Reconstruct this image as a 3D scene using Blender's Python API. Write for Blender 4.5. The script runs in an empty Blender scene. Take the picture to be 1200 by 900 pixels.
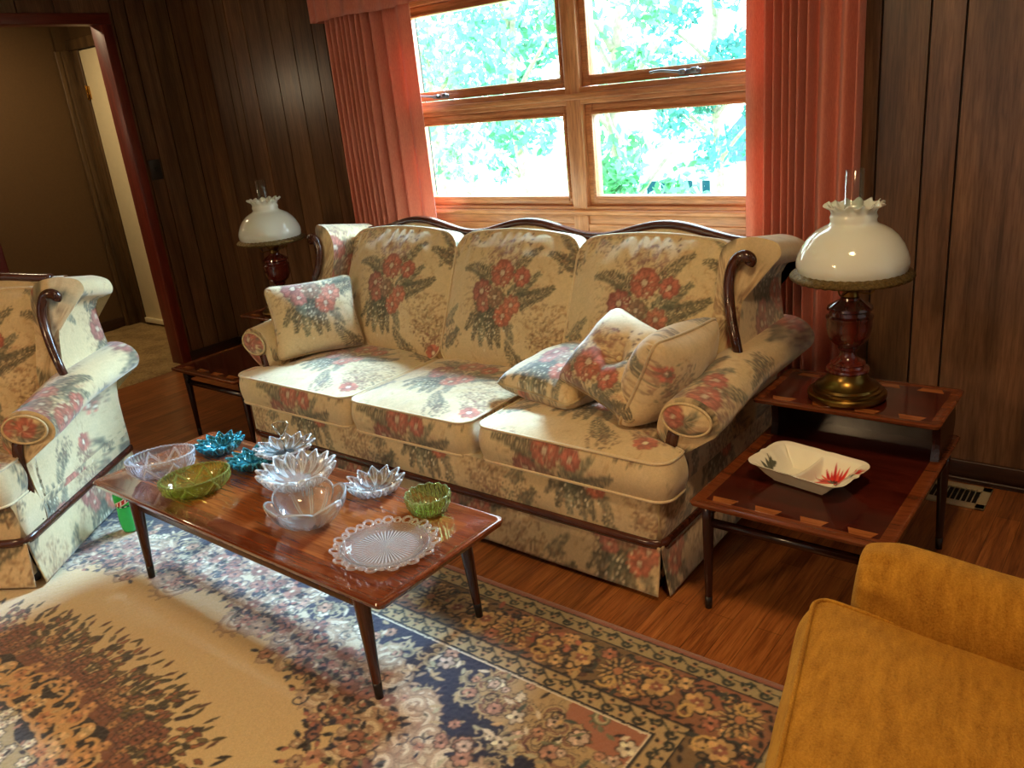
# A wood-panelled living room: floral sofa, coffee table with pressed glass, step end tables, oil-style lamps.
import bpy, bmesh, math, random
import numpy as np
from math import sin, cos, pi, radians
from mathutils import Vector, Matrix

rng = np.random.default_rng(7)
random.seed(7)
SC = bpy.context.scene
COL = SC.collection


# ------------------------------------------------------------------ small maths
def lin(c):
    c = np.asarray(c, float) / 255.0
    return np.where(c <= 0.04045, c / 12.92, ((c + 0.055) / 1.055) ** 2.4)


def L4(*c):
    return tuple(lin(c)) + (1.0,)


def hash3(i, j, k):
    n = (i * 374761393 + j * 668265263 + k * 2147483647) & 0x7FFFFFFF
    n = ((n ^ (n >> 13)) * 1274126177) & 0x7FFFFFFF
    return ((n ^ (n >> 16)) & 0xFFFF) / 65535.0


def vnoise(p, s=1.0, seed=0):
    p = np.asarray(p, float) * s + seed * 17.31
    f = np.floor(p).astype(np.int64)
    t = p - f
    t = t * t * (3 - 2 * t)
    out = 0
    for a in (0, 1):
        for b in (0, 1):
            for c in (0, 1):
                w = (t[..., 0] if a else 1 - t[..., 0]) * (t[..., 1] if b else 1 - t[..., 1]) * (t[..., 2] if c else 1 - t[..., 2])
                out = out + w * hash3(f[..., 0] + a, f[..., 1] + b, f[..., 2] + c)
    return out * 2 - 1


def smooth(a, b, x):
    t = np.clip((x - a) / (b - a), 0, 1)
    return t * t * (3 - 2 * t)


def catmull(pts, n=8, closed=False):
    P = np.asarray(pts, float)
    N = len(P)
    out = []
    for i in range(N if closed else N - 1):
        if closed:
            p0, p1, p2, p3 = P[(i - 1) % N], P[i], P[(i + 1) % N], P[(i + 2) % N]
        else:
            p0, p1, p2, p3 = P[max(i - 1, 0)], P[i], P[i + 1], P[min(i + 2, N - 1)]
        for k in range(n):
            t = k / n
            out.append(0.5 * (2 * p1 + (p2 - p0) * t + (2 * p0 - 5 * p1 + 4 * p2 - p3) * t * t + (3 * p1 - p0 - 3 * p2 + p3) * t ** 3))
    if not closed:
        out.append(P[-1])
    return np.array(out)


def resample(P, n, closed=False):
    P = np.asarray(P, float)
    Q = np.vstack([P, P[:1]]) if closed else P
    d = np.r_[0, np.cumsum(np.linalg.norm(np.diff(Q, axis=0), axis=1))]
    t = np.linspace(0, d[-1], n, endpoint=not closed)
    return np.stack([np.interp(t, d, Q[:, k]) for k in range(Q.shape[1])], 1), t


# ------------------------------------------------------------------ mesh collector
class MB:
    def __init__(s):
        s.V, s.F, s.C, s.M, s.n = [], [], [], [], 0

    def add(s, V, F, col=None, mi=0):
        V = np.asarray(V, float).reshape(-1, 3)
        s.V.append(V)
        s.C.append(np.ones((len(V), 3)) if col is None else np.broadcast_to(np.asarray(col, float), (len(V), 3)))
        for f in F:
            s.F.append([int(i) + s.n for i in f])
            s.M.append(mi)
        s.n += len(V)
        return s

    def grid(s, P, wu=False, wv=False, col=None, mi=0, flip=False):
        P = np.asarray(P, float)
        n, m = P.shape[:2]
        i = np.arange(n if wu else n - 1)
        j = np.arange(m if wv else m - 1)
        I, J = np.meshgrid(i, j, indexing='ij')
        I2, J2 = (I + 1) % n, (J + 1) % m
        F = np.stack([I * m + J, I2 * m + J, I2 * m + J2, I * m + J2], -1).reshape(-1, 4)
        if flip:
            F = F[:, ::-1]
        if col is not None:
            col = np.asarray(col, float)
            if col.ndim == 3:
                col = col.reshape(-1, 3)
        return s.add(P.reshape(-1, 3), F.tolist(), col, mi)

    def box(s, c, size, r=0.0, seg=2, col=None, mi=0, rot=None):
        bm = bmesh.new()
        bmesh.ops.create_cube(bm, size=1.0)
        for v in bm.verts:
            v.co = Vector((v.co.x * size[0], v.co.y * size[1], v.co.z * size[2]))
        if r > 0:
            bmesh.ops.bevel(bm, geom=bm.edges[:], offset=min(r, min(size) * 0.49), segments=seg, profile=0.5, affect='EDGES')
        M = Matrix.Translation(Vector(c))
        if rot is not None:
            M = M @ rot.to_4x4()
        bm.transform(M)
        bm.verts.index_update()
        V = [v.co[:] for v in bm.verts]
        F = [[v.index for v in f.verts] for f in bm.faces]
        bm.free()
        return s.add(V, F, col, mi)

    def bounds(s, x0, x1, y0, y1, z0, z1, r=0.0, seg=2, col=None, mi=0):
        return s.box(((x0 + x1) / 2, (y0 + y1) / 2, (z0 + z1) / 2), (x1 - x0, y1 - y0, z1 - z0), r, seg, col, mi)

    def lathe(s, prof, n=48, c=(0, 0, 0), col=None, mi=0, mod=None):
        prof = np.asarray(prof, float)
        th = np.linspace(0, 2 * pi, n, endpoint=False)
        R = np.maximum(prof[:, 0], 1e-4)[None, :] * np.ones((n, 1))
        Zz = prof[:, 1][None, :] * np.ones((n, 1))
        if mod is not None:
            R, Zz = mod(th[:, None], R, Zz)
        P = np.stack([R * np.cos(th)[:, None] + c[0], R * np.sin(th)[:, None] + c[1], Zz + c[2]], -1)
        return s.grid(P, wu=True, col=col, mi=mi)

    def tube(s, path, r=0.01, n=8, sec=None, closed=False, cap=True, col=None, mi=0, up=None, scale=None):
        P = np.asarray(path, float)
        N = len(P)
        if closed:
            T = np.roll(P, -1, 0) - np.roll(P, 1, 0)
        else:
            T = np.gradient(P, axis=0)
        T /= np.linalg.norm(T, axis=1)[:, None] + 1e-12
        if sec is None:
            a = np.linspace(0, 2 * pi, n, endpoint=False)
            sec = np.stack([np.cos(a), np.sin(a)], 1)
            rr = np.broadcast_to(np.asarray(r, float), (N,))
        else:
            sec = np.asarray(sec, float)
            rr = np.ones(N)
        if scale is not None:
            rr = rr * np.asarray(scale)
        u = np.array(up if up is not None else (0, 0, 1.0))
        if abs(u @ T[0]) > 0.95 and up is None:
            u = np.array((1.0, 0, 0))
        fr = []
        for i in range(N):
            if up is not None:
                u = np.array(up, float)
            a = np.cross(u, T[i])
            a /= np.linalg.norm(a) + 1e-12
            b = np.cross(T[i], a)
            if up is None:
                u = b
            fr.append((a, b))
        G = np.array([[P[i] + rr[i] * (q[0] * fr[i][0] + q[1] * fr[i][1]) for q in sec] for i in range(N)])
        base = s.n
        s.grid(G, wu=closed, wv=True, col=col, mi=mi)
        if cap and not closed:
            m = len(sec)
            s.F.append([base + k for k in range(m)][::-1])
            s.M.append(mi)
            s.F.append([base + (N - 1) * m + k for k in range(m)])
            s.M.append(mi)
        return s

    def build(s, name, mat, parent=None, smooth_=True, auto=None, loc=None):
        me = bpy.data.meshes.new(name)
        V = np.vstack(s.V)
        me.from_pydata(V.tolist(), [], s.F)
        C = np.ones((len(V), 4), np.float32)
        C[:, :3] = np.vstack(s.C)
        at = me.color_attributes.new('pattern', 'FLOAT_COLOR', 'POINT')
        at.data.foreach_set('color', C.ravel())
        for m in (mat if isinstance(mat, (list, tuple)) else [mat]):
            me.materials.append(m)
        me.polygons.foreach_set('material_index', np.array(s.M, np.int32))
        bm = bmesh.new()
        bm.from_mesh(me)
        bmesh.ops.recalc_face_normals(bm, faces=bm.faces)
        bm.to_mesh(me)
        bm.free()
        if smooth_:
            me.polygons.foreach_set('use_smooth', np.ones(len(me.polygons), bool))
            if auto is not None:
                me.set_sharp_from_angle(angle=radians(auto))
        me.update()
        o = bpy.data.objects.new(name, me)
        COL.objects.link(o)
        if parent is not None:
            o.parent = parent
        if loc is not None:
            o.location = loc
        return o


def tag(o, label=None, cat=None, group=None, kind=None):
    if label:
        o['label'] = label
    if cat:
        o['category'] = cat
    if group:
        o['group'] = group
    if kind:
        o['kind'] = kind
    return o


def empty(name, loc=(0, 0, 0), rz=0.0, label=None, cat=None, group=None):
    o = bpy.data.objects.new(name, None)
    COL.objects.link(o)
    o.location = loc
    o.rotation_euler = (0, 0, rz)
    o.empty_display_size = 0.1
    return tag(o, label, cat, group)


def copy_tree(o, parent=None):
    c = o.copy()
    COL.objects.link(c)
    c.parent = parent
    for ch in list(o.children):
        copy_tree(ch, c)
    return c


# ------------------------------------------------------------------ materials
def newmat(name):
    m = bpy.data.materials.new(name)
    m.use_nodes = True
    nt = m.node_tree
    b = nt.nodes['Principled BSDF']
    return m, nt, b


def N(nt, typ, **kw):
    n = nt.nodes.new(typ)
    for k, v in kw.items():
        if k in n.inputs.keys():
            n.inputs[k].default_value = v
        else:
            setattr(n, k, v)
    return n


def mixcol(nt, fac, a, b, blend='MIX'):
    n = nt.nodes.new('ShaderNodeMix')
    n.data_type = 'RGBA'
    n.blend_type = blend
    for sock, v in ((n.inputs[0], fac), (n.inputs[6], a), (n.inputs[7], b)):
        if hasattr(v, 'links') or isinstance(v, bpy.types.NodeSocket):
            nt.links.new(v, sock)
        else:
            sock.default_value = v
    return n.outputs[2]


def ramp(nt, fac, stops):
    n = nt.nodes.new('ShaderNodeValToRGB')
    while len(n.color_ramp.elements) < len(stops):
        n.color_ramp.elements.new(0.5)
    for e, (p, c) in zip(n.color_ramp.elements, stops):
        e.position = p
        e.color = c
    nt.links.new(fac, n.inputs[0])
    return n.outputs[0]


def coords(nt, scale=(1, 1, 1), rot=(0, 0, 0), kind='Object'):
    t = nt.nodes.new('ShaderNodeTexCoord')
    m = nt.nodes.new('ShaderNodeMapping')
    m.inputs['Scale'].default_value = scale
    m.inputs['Rotation'].default_value = rot
    nt.links.new(t.outputs[kind], m.inputs['Vector'])
    return m.outputs[0]


def noise(nt, vec, scale=5, detail=3, rough=0.5, dist=0.0):
    n = N(nt, 'ShaderNodeTexNoise')
    n.inputs['Scale'].default_value = scale
    n.inputs['Detail'].default_value = detail
    n.inputs['Roughness'].default_value = rough
    n.inputs['Distortion'].default_value = dist
    nt.links.new(vec, n.inputs['Vector'])
    return n.outputs['Fac']


def bump(nt, b, h, strength=0.2, dist=0.002):
    n = N(nt, 'ShaderNodeBump')
    n.inputs['Strength'].default_value = strength
    n.inputs['Distance'].default_value = dist
    nt.links.new(h, n.inputs['Height'])
    nt.links.new(n.outputs[0], b.inputs['Normal'])
    return n


def setp(b, **kw):
    names = dict(rough='Roughness', metal='Metallic', spec='Specular IOR Level', coat='Coat Weight', coatr='Coat Roughness', ior='IOR',
                 trans='Transmission Weight', sheen='Sheen Weight', sheenr='Sheen Roughness', sss='Subsurface Weight', alpha='Alpha')
    for k, v in kw.items():
        b.inputs[names[k]].default_value = v


def wood(name, dark, light, axis='x', rough=0.3, coat=0.0, scale=1.0, tone=False, bumps=0.05, fine=1.0, coatr=0.12, spec=0.5):
    m, nt, b = newmat(name)
    st = {'x': (0.6, 9, 9), 'y': (9, 0.6, 9), 'z': (9, 9, 0.6)}[axis]
    v = coords(nt, tuple(q * scale for q in st))
    f1 = noise(nt, v, 2.2, 5, 0.6, 0.6)
    v2 = coords(nt, tuple(q * scale * 7 * fine for q in st))
    f2 = noise(nt, v2, 3.0, 3, 0.6, 0.2)
    c = ramp(nt, f1, [(0.3, dark), (0.72, light)])
    c2 = ramp(nt, f2, [(0.35, (0.55, 0.5, 0.48, 1)), (0.6, (1, 1, 1, 1))])
    o = mixcol(nt, 0.75, c, c2, 'MULTIPLY')
    if tone:
        a = N(nt, 'ShaderNodeAttribute', attribute_name='pattern')
        o = mixcol(nt, 1.0, o, a.outputs['Color'], 'MULTIPLY')
    nt.links.new(o, b.inputs['Base Color'])
    setp(b, rough=rough, coat=coat, coatr=coatr, spec=spec)
    bump(nt, b, f2, bumps, 0.001)
    return m


def painted(name, rough=0.8, sheen=0.0, weave=900, bumps=0.25, vary=0.25, vscale=40, spec=0.3):
    """a material that shows the woven / printed pattern stored on the mesh"""
    m, nt, b = newmat(name)
    a = N(nt, 'ShaderNodeAttribute', attribute_name='pattern')
    v = coords(nt)
    f = noise(nt, v, vscale, 4, 0.65)
    g = ramp(nt, f, [(0.3, (1 - vary,) * 3 + (1,)), (0.7, (1 + vary * 0.3,) * 3 + (1,))])
    f2 = noise(nt, v, weave * 0.35, 2, 0.6)
    g2 = ramp(nt, f2, [(0.3, (1 - vary * 0.8,) * 3 + (1,)), (0.7, (1.05,) * 3 + (1,))])
    o = mixcol(nt, 1.0, a.outputs['Color'], g, 'MULTIPLY')
    o = mixcol(nt, 1.0, o, g2, 'MULTIPLY')
    nt.links.new(o, b.inputs['Base Color'])
    setp(b, rough=rough, sheen=sheen, spec=spec)
    bump(nt, b, f2, bumps, 0.002)
    return m


def plain(name, col, rough=0.5, metal=0.0, nscale=20, nvar=0.1, bumps=0.0, coat=0.0, spec=0.5, bscale=None):
    m, nt, b = newmat(name)
    v = coords(nt)
    f = noise(nt, v, nscale, 3, 0.6)
    c = np.array(col[:3])
    o = ramp(nt, f, [(0.3, tuple(c * (1 - nvar)) + (1,)), (0.7, tuple(np.minimum(c * (1 + nvar), 1)) + (1,))])
    nt.links.new(o, b.inputs['Base Color'])
    setp(b, rough=rough, metal=metal, coat=coat, spec=spec)
    if bumps:
        bump(nt, b, noise(nt, v, bscale or nscale * 4, 3, 0.6), bumps, 0.004)
    return m


def glass(name, col, rough=0.02, ior=1.5, cut=0.55, milky=0.0):
    m, nt, b = newmat(name)
    v = coords(nt)
    f = noise(nt, v, 60, 2, 0.5)
    c = np.array(col[:3])
    o = ramp(nt, f, [(0.3, tuple(c * 0.96) + (1,)), (0.7, tuple(np.minimum(c * 1.02, 1)) + (1,))])
    nt.links.new(o, b.inputs['Base Color'])
    setp(b, rough=rough, ior=ior, spec=0.5)
    at = N(nt, 'ShaderNodeAttribute', attribute_name='pattern')
    sp = N(nt, 'ShaderNodeSeparateColor')
    nt.links.new(at.outputs['Color'], sp.inputs[0])
    ma = N(nt, 'ShaderNodeMath', operation='MULTIPLY_ADD')
    nt.links.new(sp.outputs[0], ma.inputs[0])
    ma.inputs[1].default_value, ma.inputs[2].default_value = -cut, 1.0 - milky
    nt.links.new(ma.outputs[0], b.inputs['Transmission Weight'])
    bump(nt, b, f, 0.12, 0.001)
    return m
# ------------------------------------------------------------------ woven patterns, drawn as arrays and stored on the meshes
class Canvas:
    def __init__(s, x0, y0, w, h, res, bg, wrap=False):
        s.x0, s.y0, s.res, s.wrap = x0, y0, res, wrap
        s.nx, s.ny = int(round(w / res)), int(round(h / res))
        s.a = np.ones((s.ny, s.nx, 3)) * lin(bg)

    def area(s, x0, x1, y0, y1):
        i0, i1 = int(math.floor((x0 - s.x0) / s.res)) - 1, int(math.ceil((x1 - s.x0) / s.res)) + 1
        j0, j1 = int(math.floor((y0 - s.y0) / s.res)) - 1, int(math.ceil((y1 - s.y0) / s.res)) + 1
        if not s.wrap:
            i0, j0 = max(i0, 0), max(j0, 0)
            i1, j1 = min(i1, s.nx), min(j1, s.ny)
        i, j = np.arange(i0, i1), np.arange(j0, j1)
        if len(i) == 0 or len(j) == 0:
            return None
        X, Y = np.meshgrid(s.x0 + (i + 0.5) * s.res, s.y0 + (j + 0.5) * s.res)
        return X, Y, i % s.nx, j % s.ny

    def blend(s, ar, mask, col):
        ix = np.ix_(ar[3], ar[2])
        m = np.clip(mask, 0, 1)[..., None]
        s.a[ix] = s.a[ix] * (1 - m) + lin(col) * m

    def ell(s, x, y, rx, ry, ang, col, a=1.0, soft=None):
        R = max(rx, ry)
        ar = s.area(x - R, x + R, y - R, y + R)
        if ar is None:
            return
        u, v = (ar[0] - x) * cos(ang) + (ar[1] - y) * sin(ang), -(ar[0] - x) * sin(ang) + (ar[1] - y) * cos(ang)
        d = (1 - np.sqrt((u / rx) ** 2 + (v / ry) ** 2)) * min(rx, ry) / s.res
        s.blend(ar, np.clip(d + 0.5, 0, 1) * a if soft is None else smooth(0, 1, d * s.res / (min(rx, ry) * soft)) * a, col)

    def leaf(s, x, y, L, w, ang, col, a=1.0):
        """pointed leaf from (x,y) of length L"""
        cx, cy = x + cos(ang) * L / 2, y + sin(ang) * L / 2
        ar = s.area(cx - L / 2 - w, cx + L / 2 + w, cy - L / 2 - w, cy + L / 2 + w)
        if ar is None:
            return
        u = ((ar[0] - cx) * cos(ang) + (ar[1] - cy) * sin(ang)) / (L / 2)
        v = -(ar[0] - cx) * sin(ang) + (ar[1] - cy) * cos(ang)
        d = (w / 2 * (1 - u * u) - np.abs(v)) / s.res
        s.blend(ar, np.clip(d + 0.5, 0, 1) * a * (np.abs(u) < 1), col)

    def line(s, pts, w, col, a=1.0):
        pts = np.asarray(pts, float)
        W = np.broadcast_to(np.asarray(w, float), (len(pts),))
        for k in range(len(pts) - 1):
            p, q, r = pts[k], pts[k + 1], (W[k] + W[k + 1]) / 4
            ar = s.area(min(p[0], q[0]) - r, max(p[0], q[0]) + r, min(p[1], q[1]) - r, max(p[1], q[1]) + r)
            if ar is None:
                continue
            dx, dy = q - p
            t = np.clip(((ar[0] - p[0]) * dx + (ar[1] - p[1]) * dy) / (dx * dx + dy * dy + 1e-12), 0, 1)
            d = np.hypot(ar[0] - p[0] - t * dx, ar[1] - p[1] - t * dy)
            s.blend(ar, np.clip((r - d) / s.res + 0.5, 0, 1) * a, col)

    def flower(s, x, y, r, n, col, edge=None, centre=None, rot=0.0, dark=None):
        if edge is not None:
            for k in range(n):
                t = rot + 2 * pi * k / n
                s.ell(x + cos(t) * r * .62, y + sin(t) * r * .62, r * .46, r * .36, t, edge)
        for k in range(n):
            t = rot + 2 * pi * k / n
            f = 0.88 if edge is not None else 1.0
            c = np.clip(np.array(col) * (1 + 0.12 * ((k * 7) % 3 - 1)), 0, 255)
            s.ell(x + cos(t) * r * .58 * f, y + sin(t) * r * .58 * f, r * .42 * f, r * .32 * f, t, c)
            if dark is not None:
                s.ell(x + cos(t + .12) * r * .74 * f, y + sin(t + .12) * r * .74 * f, r * .2 * f, r * .1 * f, t + .5, np.clip(np.array(col) * 1.08 + 6, 0, 255), .7)
        if dark is not None:
            for k in range(n):
                t = rot + 2 * pi * (k + .5) / n
                s.line([(x + cos(t) * r * .2, y + sin(t) * r * .2), (x + cos(t) * r * .75, y + sin(t) * r * .75)], r * .07, dark, .8)
            s.ell(x, y, r * .34, r * .34, 0, dark, .85)
        if centre is not None:
            s.ell(x, y, r * .22, r * .22, 0, centre)

    def fern(s, x, y, ang, L, bend, col, n=13, ll=0.05, w=0.007, a=.9):
        n, w = int(n * 1.6), w * .8
        pts, t = [], ang
        px, py = x, y
        for k in range(n):
            pts.append((px, py, t))
            px, py, t = px + cos(t) * L / n, py + sin(t) * L / n, t + bend / n
        s.line([p[:2] for p in pts], 0.0035, col, a)
        for k, (px, py, t) in enumerate(pts):
            f = ll * (1 - 0.8 * (k / n) ** 1.3) * (0.6 + .4 * min(1, k / 2))
            cc = np.clip(np.array(col) * (0.85 + .3 * ((k * 5) % 4) / 3), 0, 255)
            s.leaf(px, py, f, w, t + .95, cc, a)
            s.leaf(px, py, f, w, t - .95, cc, a)

    def scroll(s, x, y, r, a0, turns, col, w=0.006, sgn=1, taper=.6):
        t = np.linspace(0, 1, 16)
        rr = r * (1 - .75 * t)
        th = a0 + sgn * turns * 2 * pi * t
        s.line(np.stack([x + rr * np.cos(th), y + rr * np.sin(th)], 1), w * (1 - taper * t), col)
        s.ell(x + rr[-1] * cos(th[-1]), y + rr[-1] * sin(th[-1]), w * .6, w * .6, 0, col)

    def rough(s, amp, scale, seed, mottle=0.0):
        """break up the drawn edges like a soft print"""
        j, i = np.meshgrid(np.arange(s.ny), np.arange(s.nx), indexing='ij')
        if s.wrap:
            k = 2 * pi / s.nx
            P = np.stack([np.cos(i * k) + np.cos(j * k) * .3, np.sin(i * k) + np.sin(j * k) * .7, np.cos(j * k) + np.sin(i * k + j * k) * .4], -1) / k
        else:
            P = np.stack([i, j, 0 * i], -1).astype(float)
        a, b = vnoise(P, scale, seed), vnoise(P, scale, seed + 1)
        c_, d_ = vnoise(P, scale * 3.3, seed + 2), vnoise(P, scale * 3.3, seed + 3)
        ii = np.rint(i + amp * a + amp * .7 * c_).astype(int)
        jj = np.rint(j + amp * b + amp * .7 * d_).astype(int)
        if s.wrap:
            ii, jj = ii % s.nx, jj % s.ny
        else:
            ii, jj = np.clip(ii, 0, s.nx - 1), np.clip(jj, 0, s.ny - 1)
        s.a = s.a[jj, ii]
        if mottle:
            s.a = s.a * (1 + mottle * vnoise(P, scale * 2, seed + 5))[..., None]

    def sample(s, x, y):
        fx, fy = (np.asarray(x) - s.x0) / s.res - .5, (np.asarray(y) - s.y0) / s.res - .5
        i, j = np.floor(fx).astype(int), np.floor(fy).astype(int)
        tx, ty = (fx - i)[..., None], (fy - j)[..., None]
        if s.wrap:
            g = lambda jj, ii: s.a[jj % s.ny, ii % s.nx]
        else:
            g = lambda jj, ii: s.a[np.clip(jj, 0, s.ny - 1), np.clip(ii, 0, s.nx - 1)]
        return (g(j, i) * (1 - tx) + g(j, i + 1) * tx) * (1 - ty) + (g(j + 1, i) * (1 - tx) + g(j + 1, i + 1) * tx) * ty


def paint_floral():
    T = 0.66
    c = Canvas(-T / 2, -T / 2, T, T, 0.0020, (218, 193, 148), wrap=True)
    R = random.Random(11)
    gr, gr2, ru, ma, br, ol, cr = (88, 86, 70), (112, 108, 88), (184, 110, 88), (146, 96, 84), (146, 116, 88), (128, 110, 78), (238, 226, 196)

    def spray(x, y, r, n, cols, lf=0.02):
        for _ in range(n):
            t, d = R.uniform(0, 2 * pi), r * R.random() ** .6
            px, py = x + cos(t) * d, y + sin(t) * d * .9
            col = R.choice(cols)
            if R.random() < .5:
                c.leaf(px, py, lf * R.uniform(.6, 1.2), lf * .28, R.uniform(0, 2 * pi), col, .75)
            else:
                c.ell(px, py, lf * .22, lf * .16, t, col, .8)

    def sprig(x, y, ang, L, col, n=6):
        pts = [(x, y)]
        t = ang
        for k in range(n):
            t += R.uniform(-.3, .3)
            pts.append((pts[-1][0] + cos(t) * L / n, pts[-1][1] + sin(t) * L / n))
            c.leaf(*pts[-1], L * .22, L * .05, t + R.choice((-.8, .8)), col, .6)
        c.line(pts, .002, col, .6)

    # soft brown tints of the ground
    for _ in range(60):
        c.ell(R.uniform(-.33, .33), R.uniform(-.33, .33), R.uniform(.03, .08), R.uniform(.02, .06), R.uniform(0, 3), R.choice([(204, 178, 132), (226, 206, 168), (212, 188, 144)]), .35, soft=1)
    # hazy filler sprigs round the bouquet
    for _ in range(70):
        sprig(R.uniform(-.33, .33), R.uniform(-.33, .33), R.uniform(0, 6.28), R.uniform(.03, .07), R.choice([(200, 164, 116), (190, 152, 108), (176, 136, 98)]))
    for _ in range(46):
        t = R.uniform(0, 6.28)
        sprig(.13 * cos(t), .14 * sin(t), t + R.uniform(-.6, .6), R.uniform(.05, .09), R.choice([(160, 124, 92), (146, 116, 90), (176, 130, 100)]), 8)
    # brown mass of buds lower right, dark fern top right, ferns at the foot
    spray(.24, -.12, .10, 190, [(176, 138, 100), (190, 154, 112), br], .022)
    spray(.235, -.18, .085, 210, [br, (170, 132, 96), (128, 92, 70), ol, (205, 176, 134)], .022)
    spray(.27, -.24, .06, 70, [br, ma, (120, 84, 66)], .022)
    c.flower(.275, -.285, .04, 8, ru, centre=cr, dark=ma)
    c.fern(.15, -.30, 2.7, .15, -.9, gr, 11, .05)
    c.fern(.33, .10, 2.5, .16, .5, gr, 11, .05)
    c.fern(.31, .17, 2.1, .15, .9, (110, 106, 90), 11, .055)
    c.fern(-.30, -.17, 1.2, .13, -.6, gr2, 10, .04)
    c.fern(-.29, -.24, .4, .12, .8, gr, 10, .04)
    c.flower(-.305, .255, .035, 8, (206, 128, 106), centre=cr, dark=ma)
    c.flower(-.25, .275, .028, 7, (196, 116, 96), centre=cr, dark=ma)
    spray(-.26, .24, .06, 50, [br, gr2, (176, 130, 108)], .02)
    for k in range(9):
        c.leaf(.05 + R.uniform(-.02, .05), .215 + R.uniform(-.02, .03), .016, .007, R.uniform(0, 6), (110, 80, 66), .9)
    spray(-.22, .24, .09, 120, [gr2, (160, 128, 104), (176, 140, 110), (140, 112, 92)], .022)
    spray(-.27, -.20, .08, 90, [gr2, gr, br], .024)
    spray(.30, .14, .07, 110, [gr, (120, 108, 90), br], .026)
    spray(.14, -.31, .06, 80, [gr, br, (110, 90, 72)], .022)
    # bouquet
    spray(-.015, .135, .085, 130, [ma, (140, 104, 92), (170, 130, 104), (118, 88, 78)], .024)
    spray(.0, .0, .14, 260, [gr, gr2, br, ol, (140, 120, 98), (108, 90, 74)], .03)
    spray(-.03, -.09, .11, 170, [gr, gr2, ol, (116, 110, 84)], .03)
    c.fern(-.05, .02, 2.2, .20, 1.3, gr, 14, .055, .008)
    c.fern(.05, .06, 1.1, .17, -.5, gr, 12, .045, .007)
    c.fern(.06, -.04, .12, .20, .55, gr, 14, .055, .009)
    c.fern(.04, -.02, .55, .17, .2, (104, 104, 84), 13, .05, .008)
    for a0, bd in ((3.5, .7), (3.9, .6), (4.3, .4), (4.75, .2), (5.2, -.3)):
        c.fern(-.035, -.07, a0, .17, bd, gr if a0 != 4.3 else (110, 114, 94), 12, .045, .008)
    c.fern(.03, -.11, 5.4, .12, -.2, gr2, 10, .035)
    for (x, y, r, n, col) in ((-.005, .07, .054, 11, ru), (.092, .06, .038, 9, (184, 108, 88)), (-.095, -.01, .048, 9, (160, 98, 84)), (-.075, -.06, .035, 8, (176, 112, 94)),
                              (.03, -.10, .042, 9, (190, 114, 88)), (.062, -.055, .04, 8, (194, 122, 96)), (-.02, -.03, .038, 8, (150, 116, 92))):
        c.flower(x, y, r, n, col, edge=tuple(np.array(col) * .86), centre=(206, 186, 156), dark=tuple(np.array(col) * .74), rot=x * 40)
    for k in range(260):
        t, d = R.uniform(0, 6.28), R.uniform(.03, .15)
        c.ell(d * cos(t), d * sin(t) * .95, R.uniform(.0015, .004), .0015, t, R.choice([(96, 80, 66), (206, 180, 140), (120, 92, 76), (216, 196, 160)]), .7)
    for k in range(40):
        c.ell(-.045 + R.gauss(0, .045), -.16 + R.gauss(0, .028), .0035, .003, 0, (236, 224, 190))
    for k in range(22):
        c.ell(.0 + R.gauss(0, .07), .03 + R.gauss(0, .06), .004, .003, 0, (226, 206, 170))
    c.rough(1.5, .16, 3, .07)
    return c


FLORAL = paint_floral()


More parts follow.
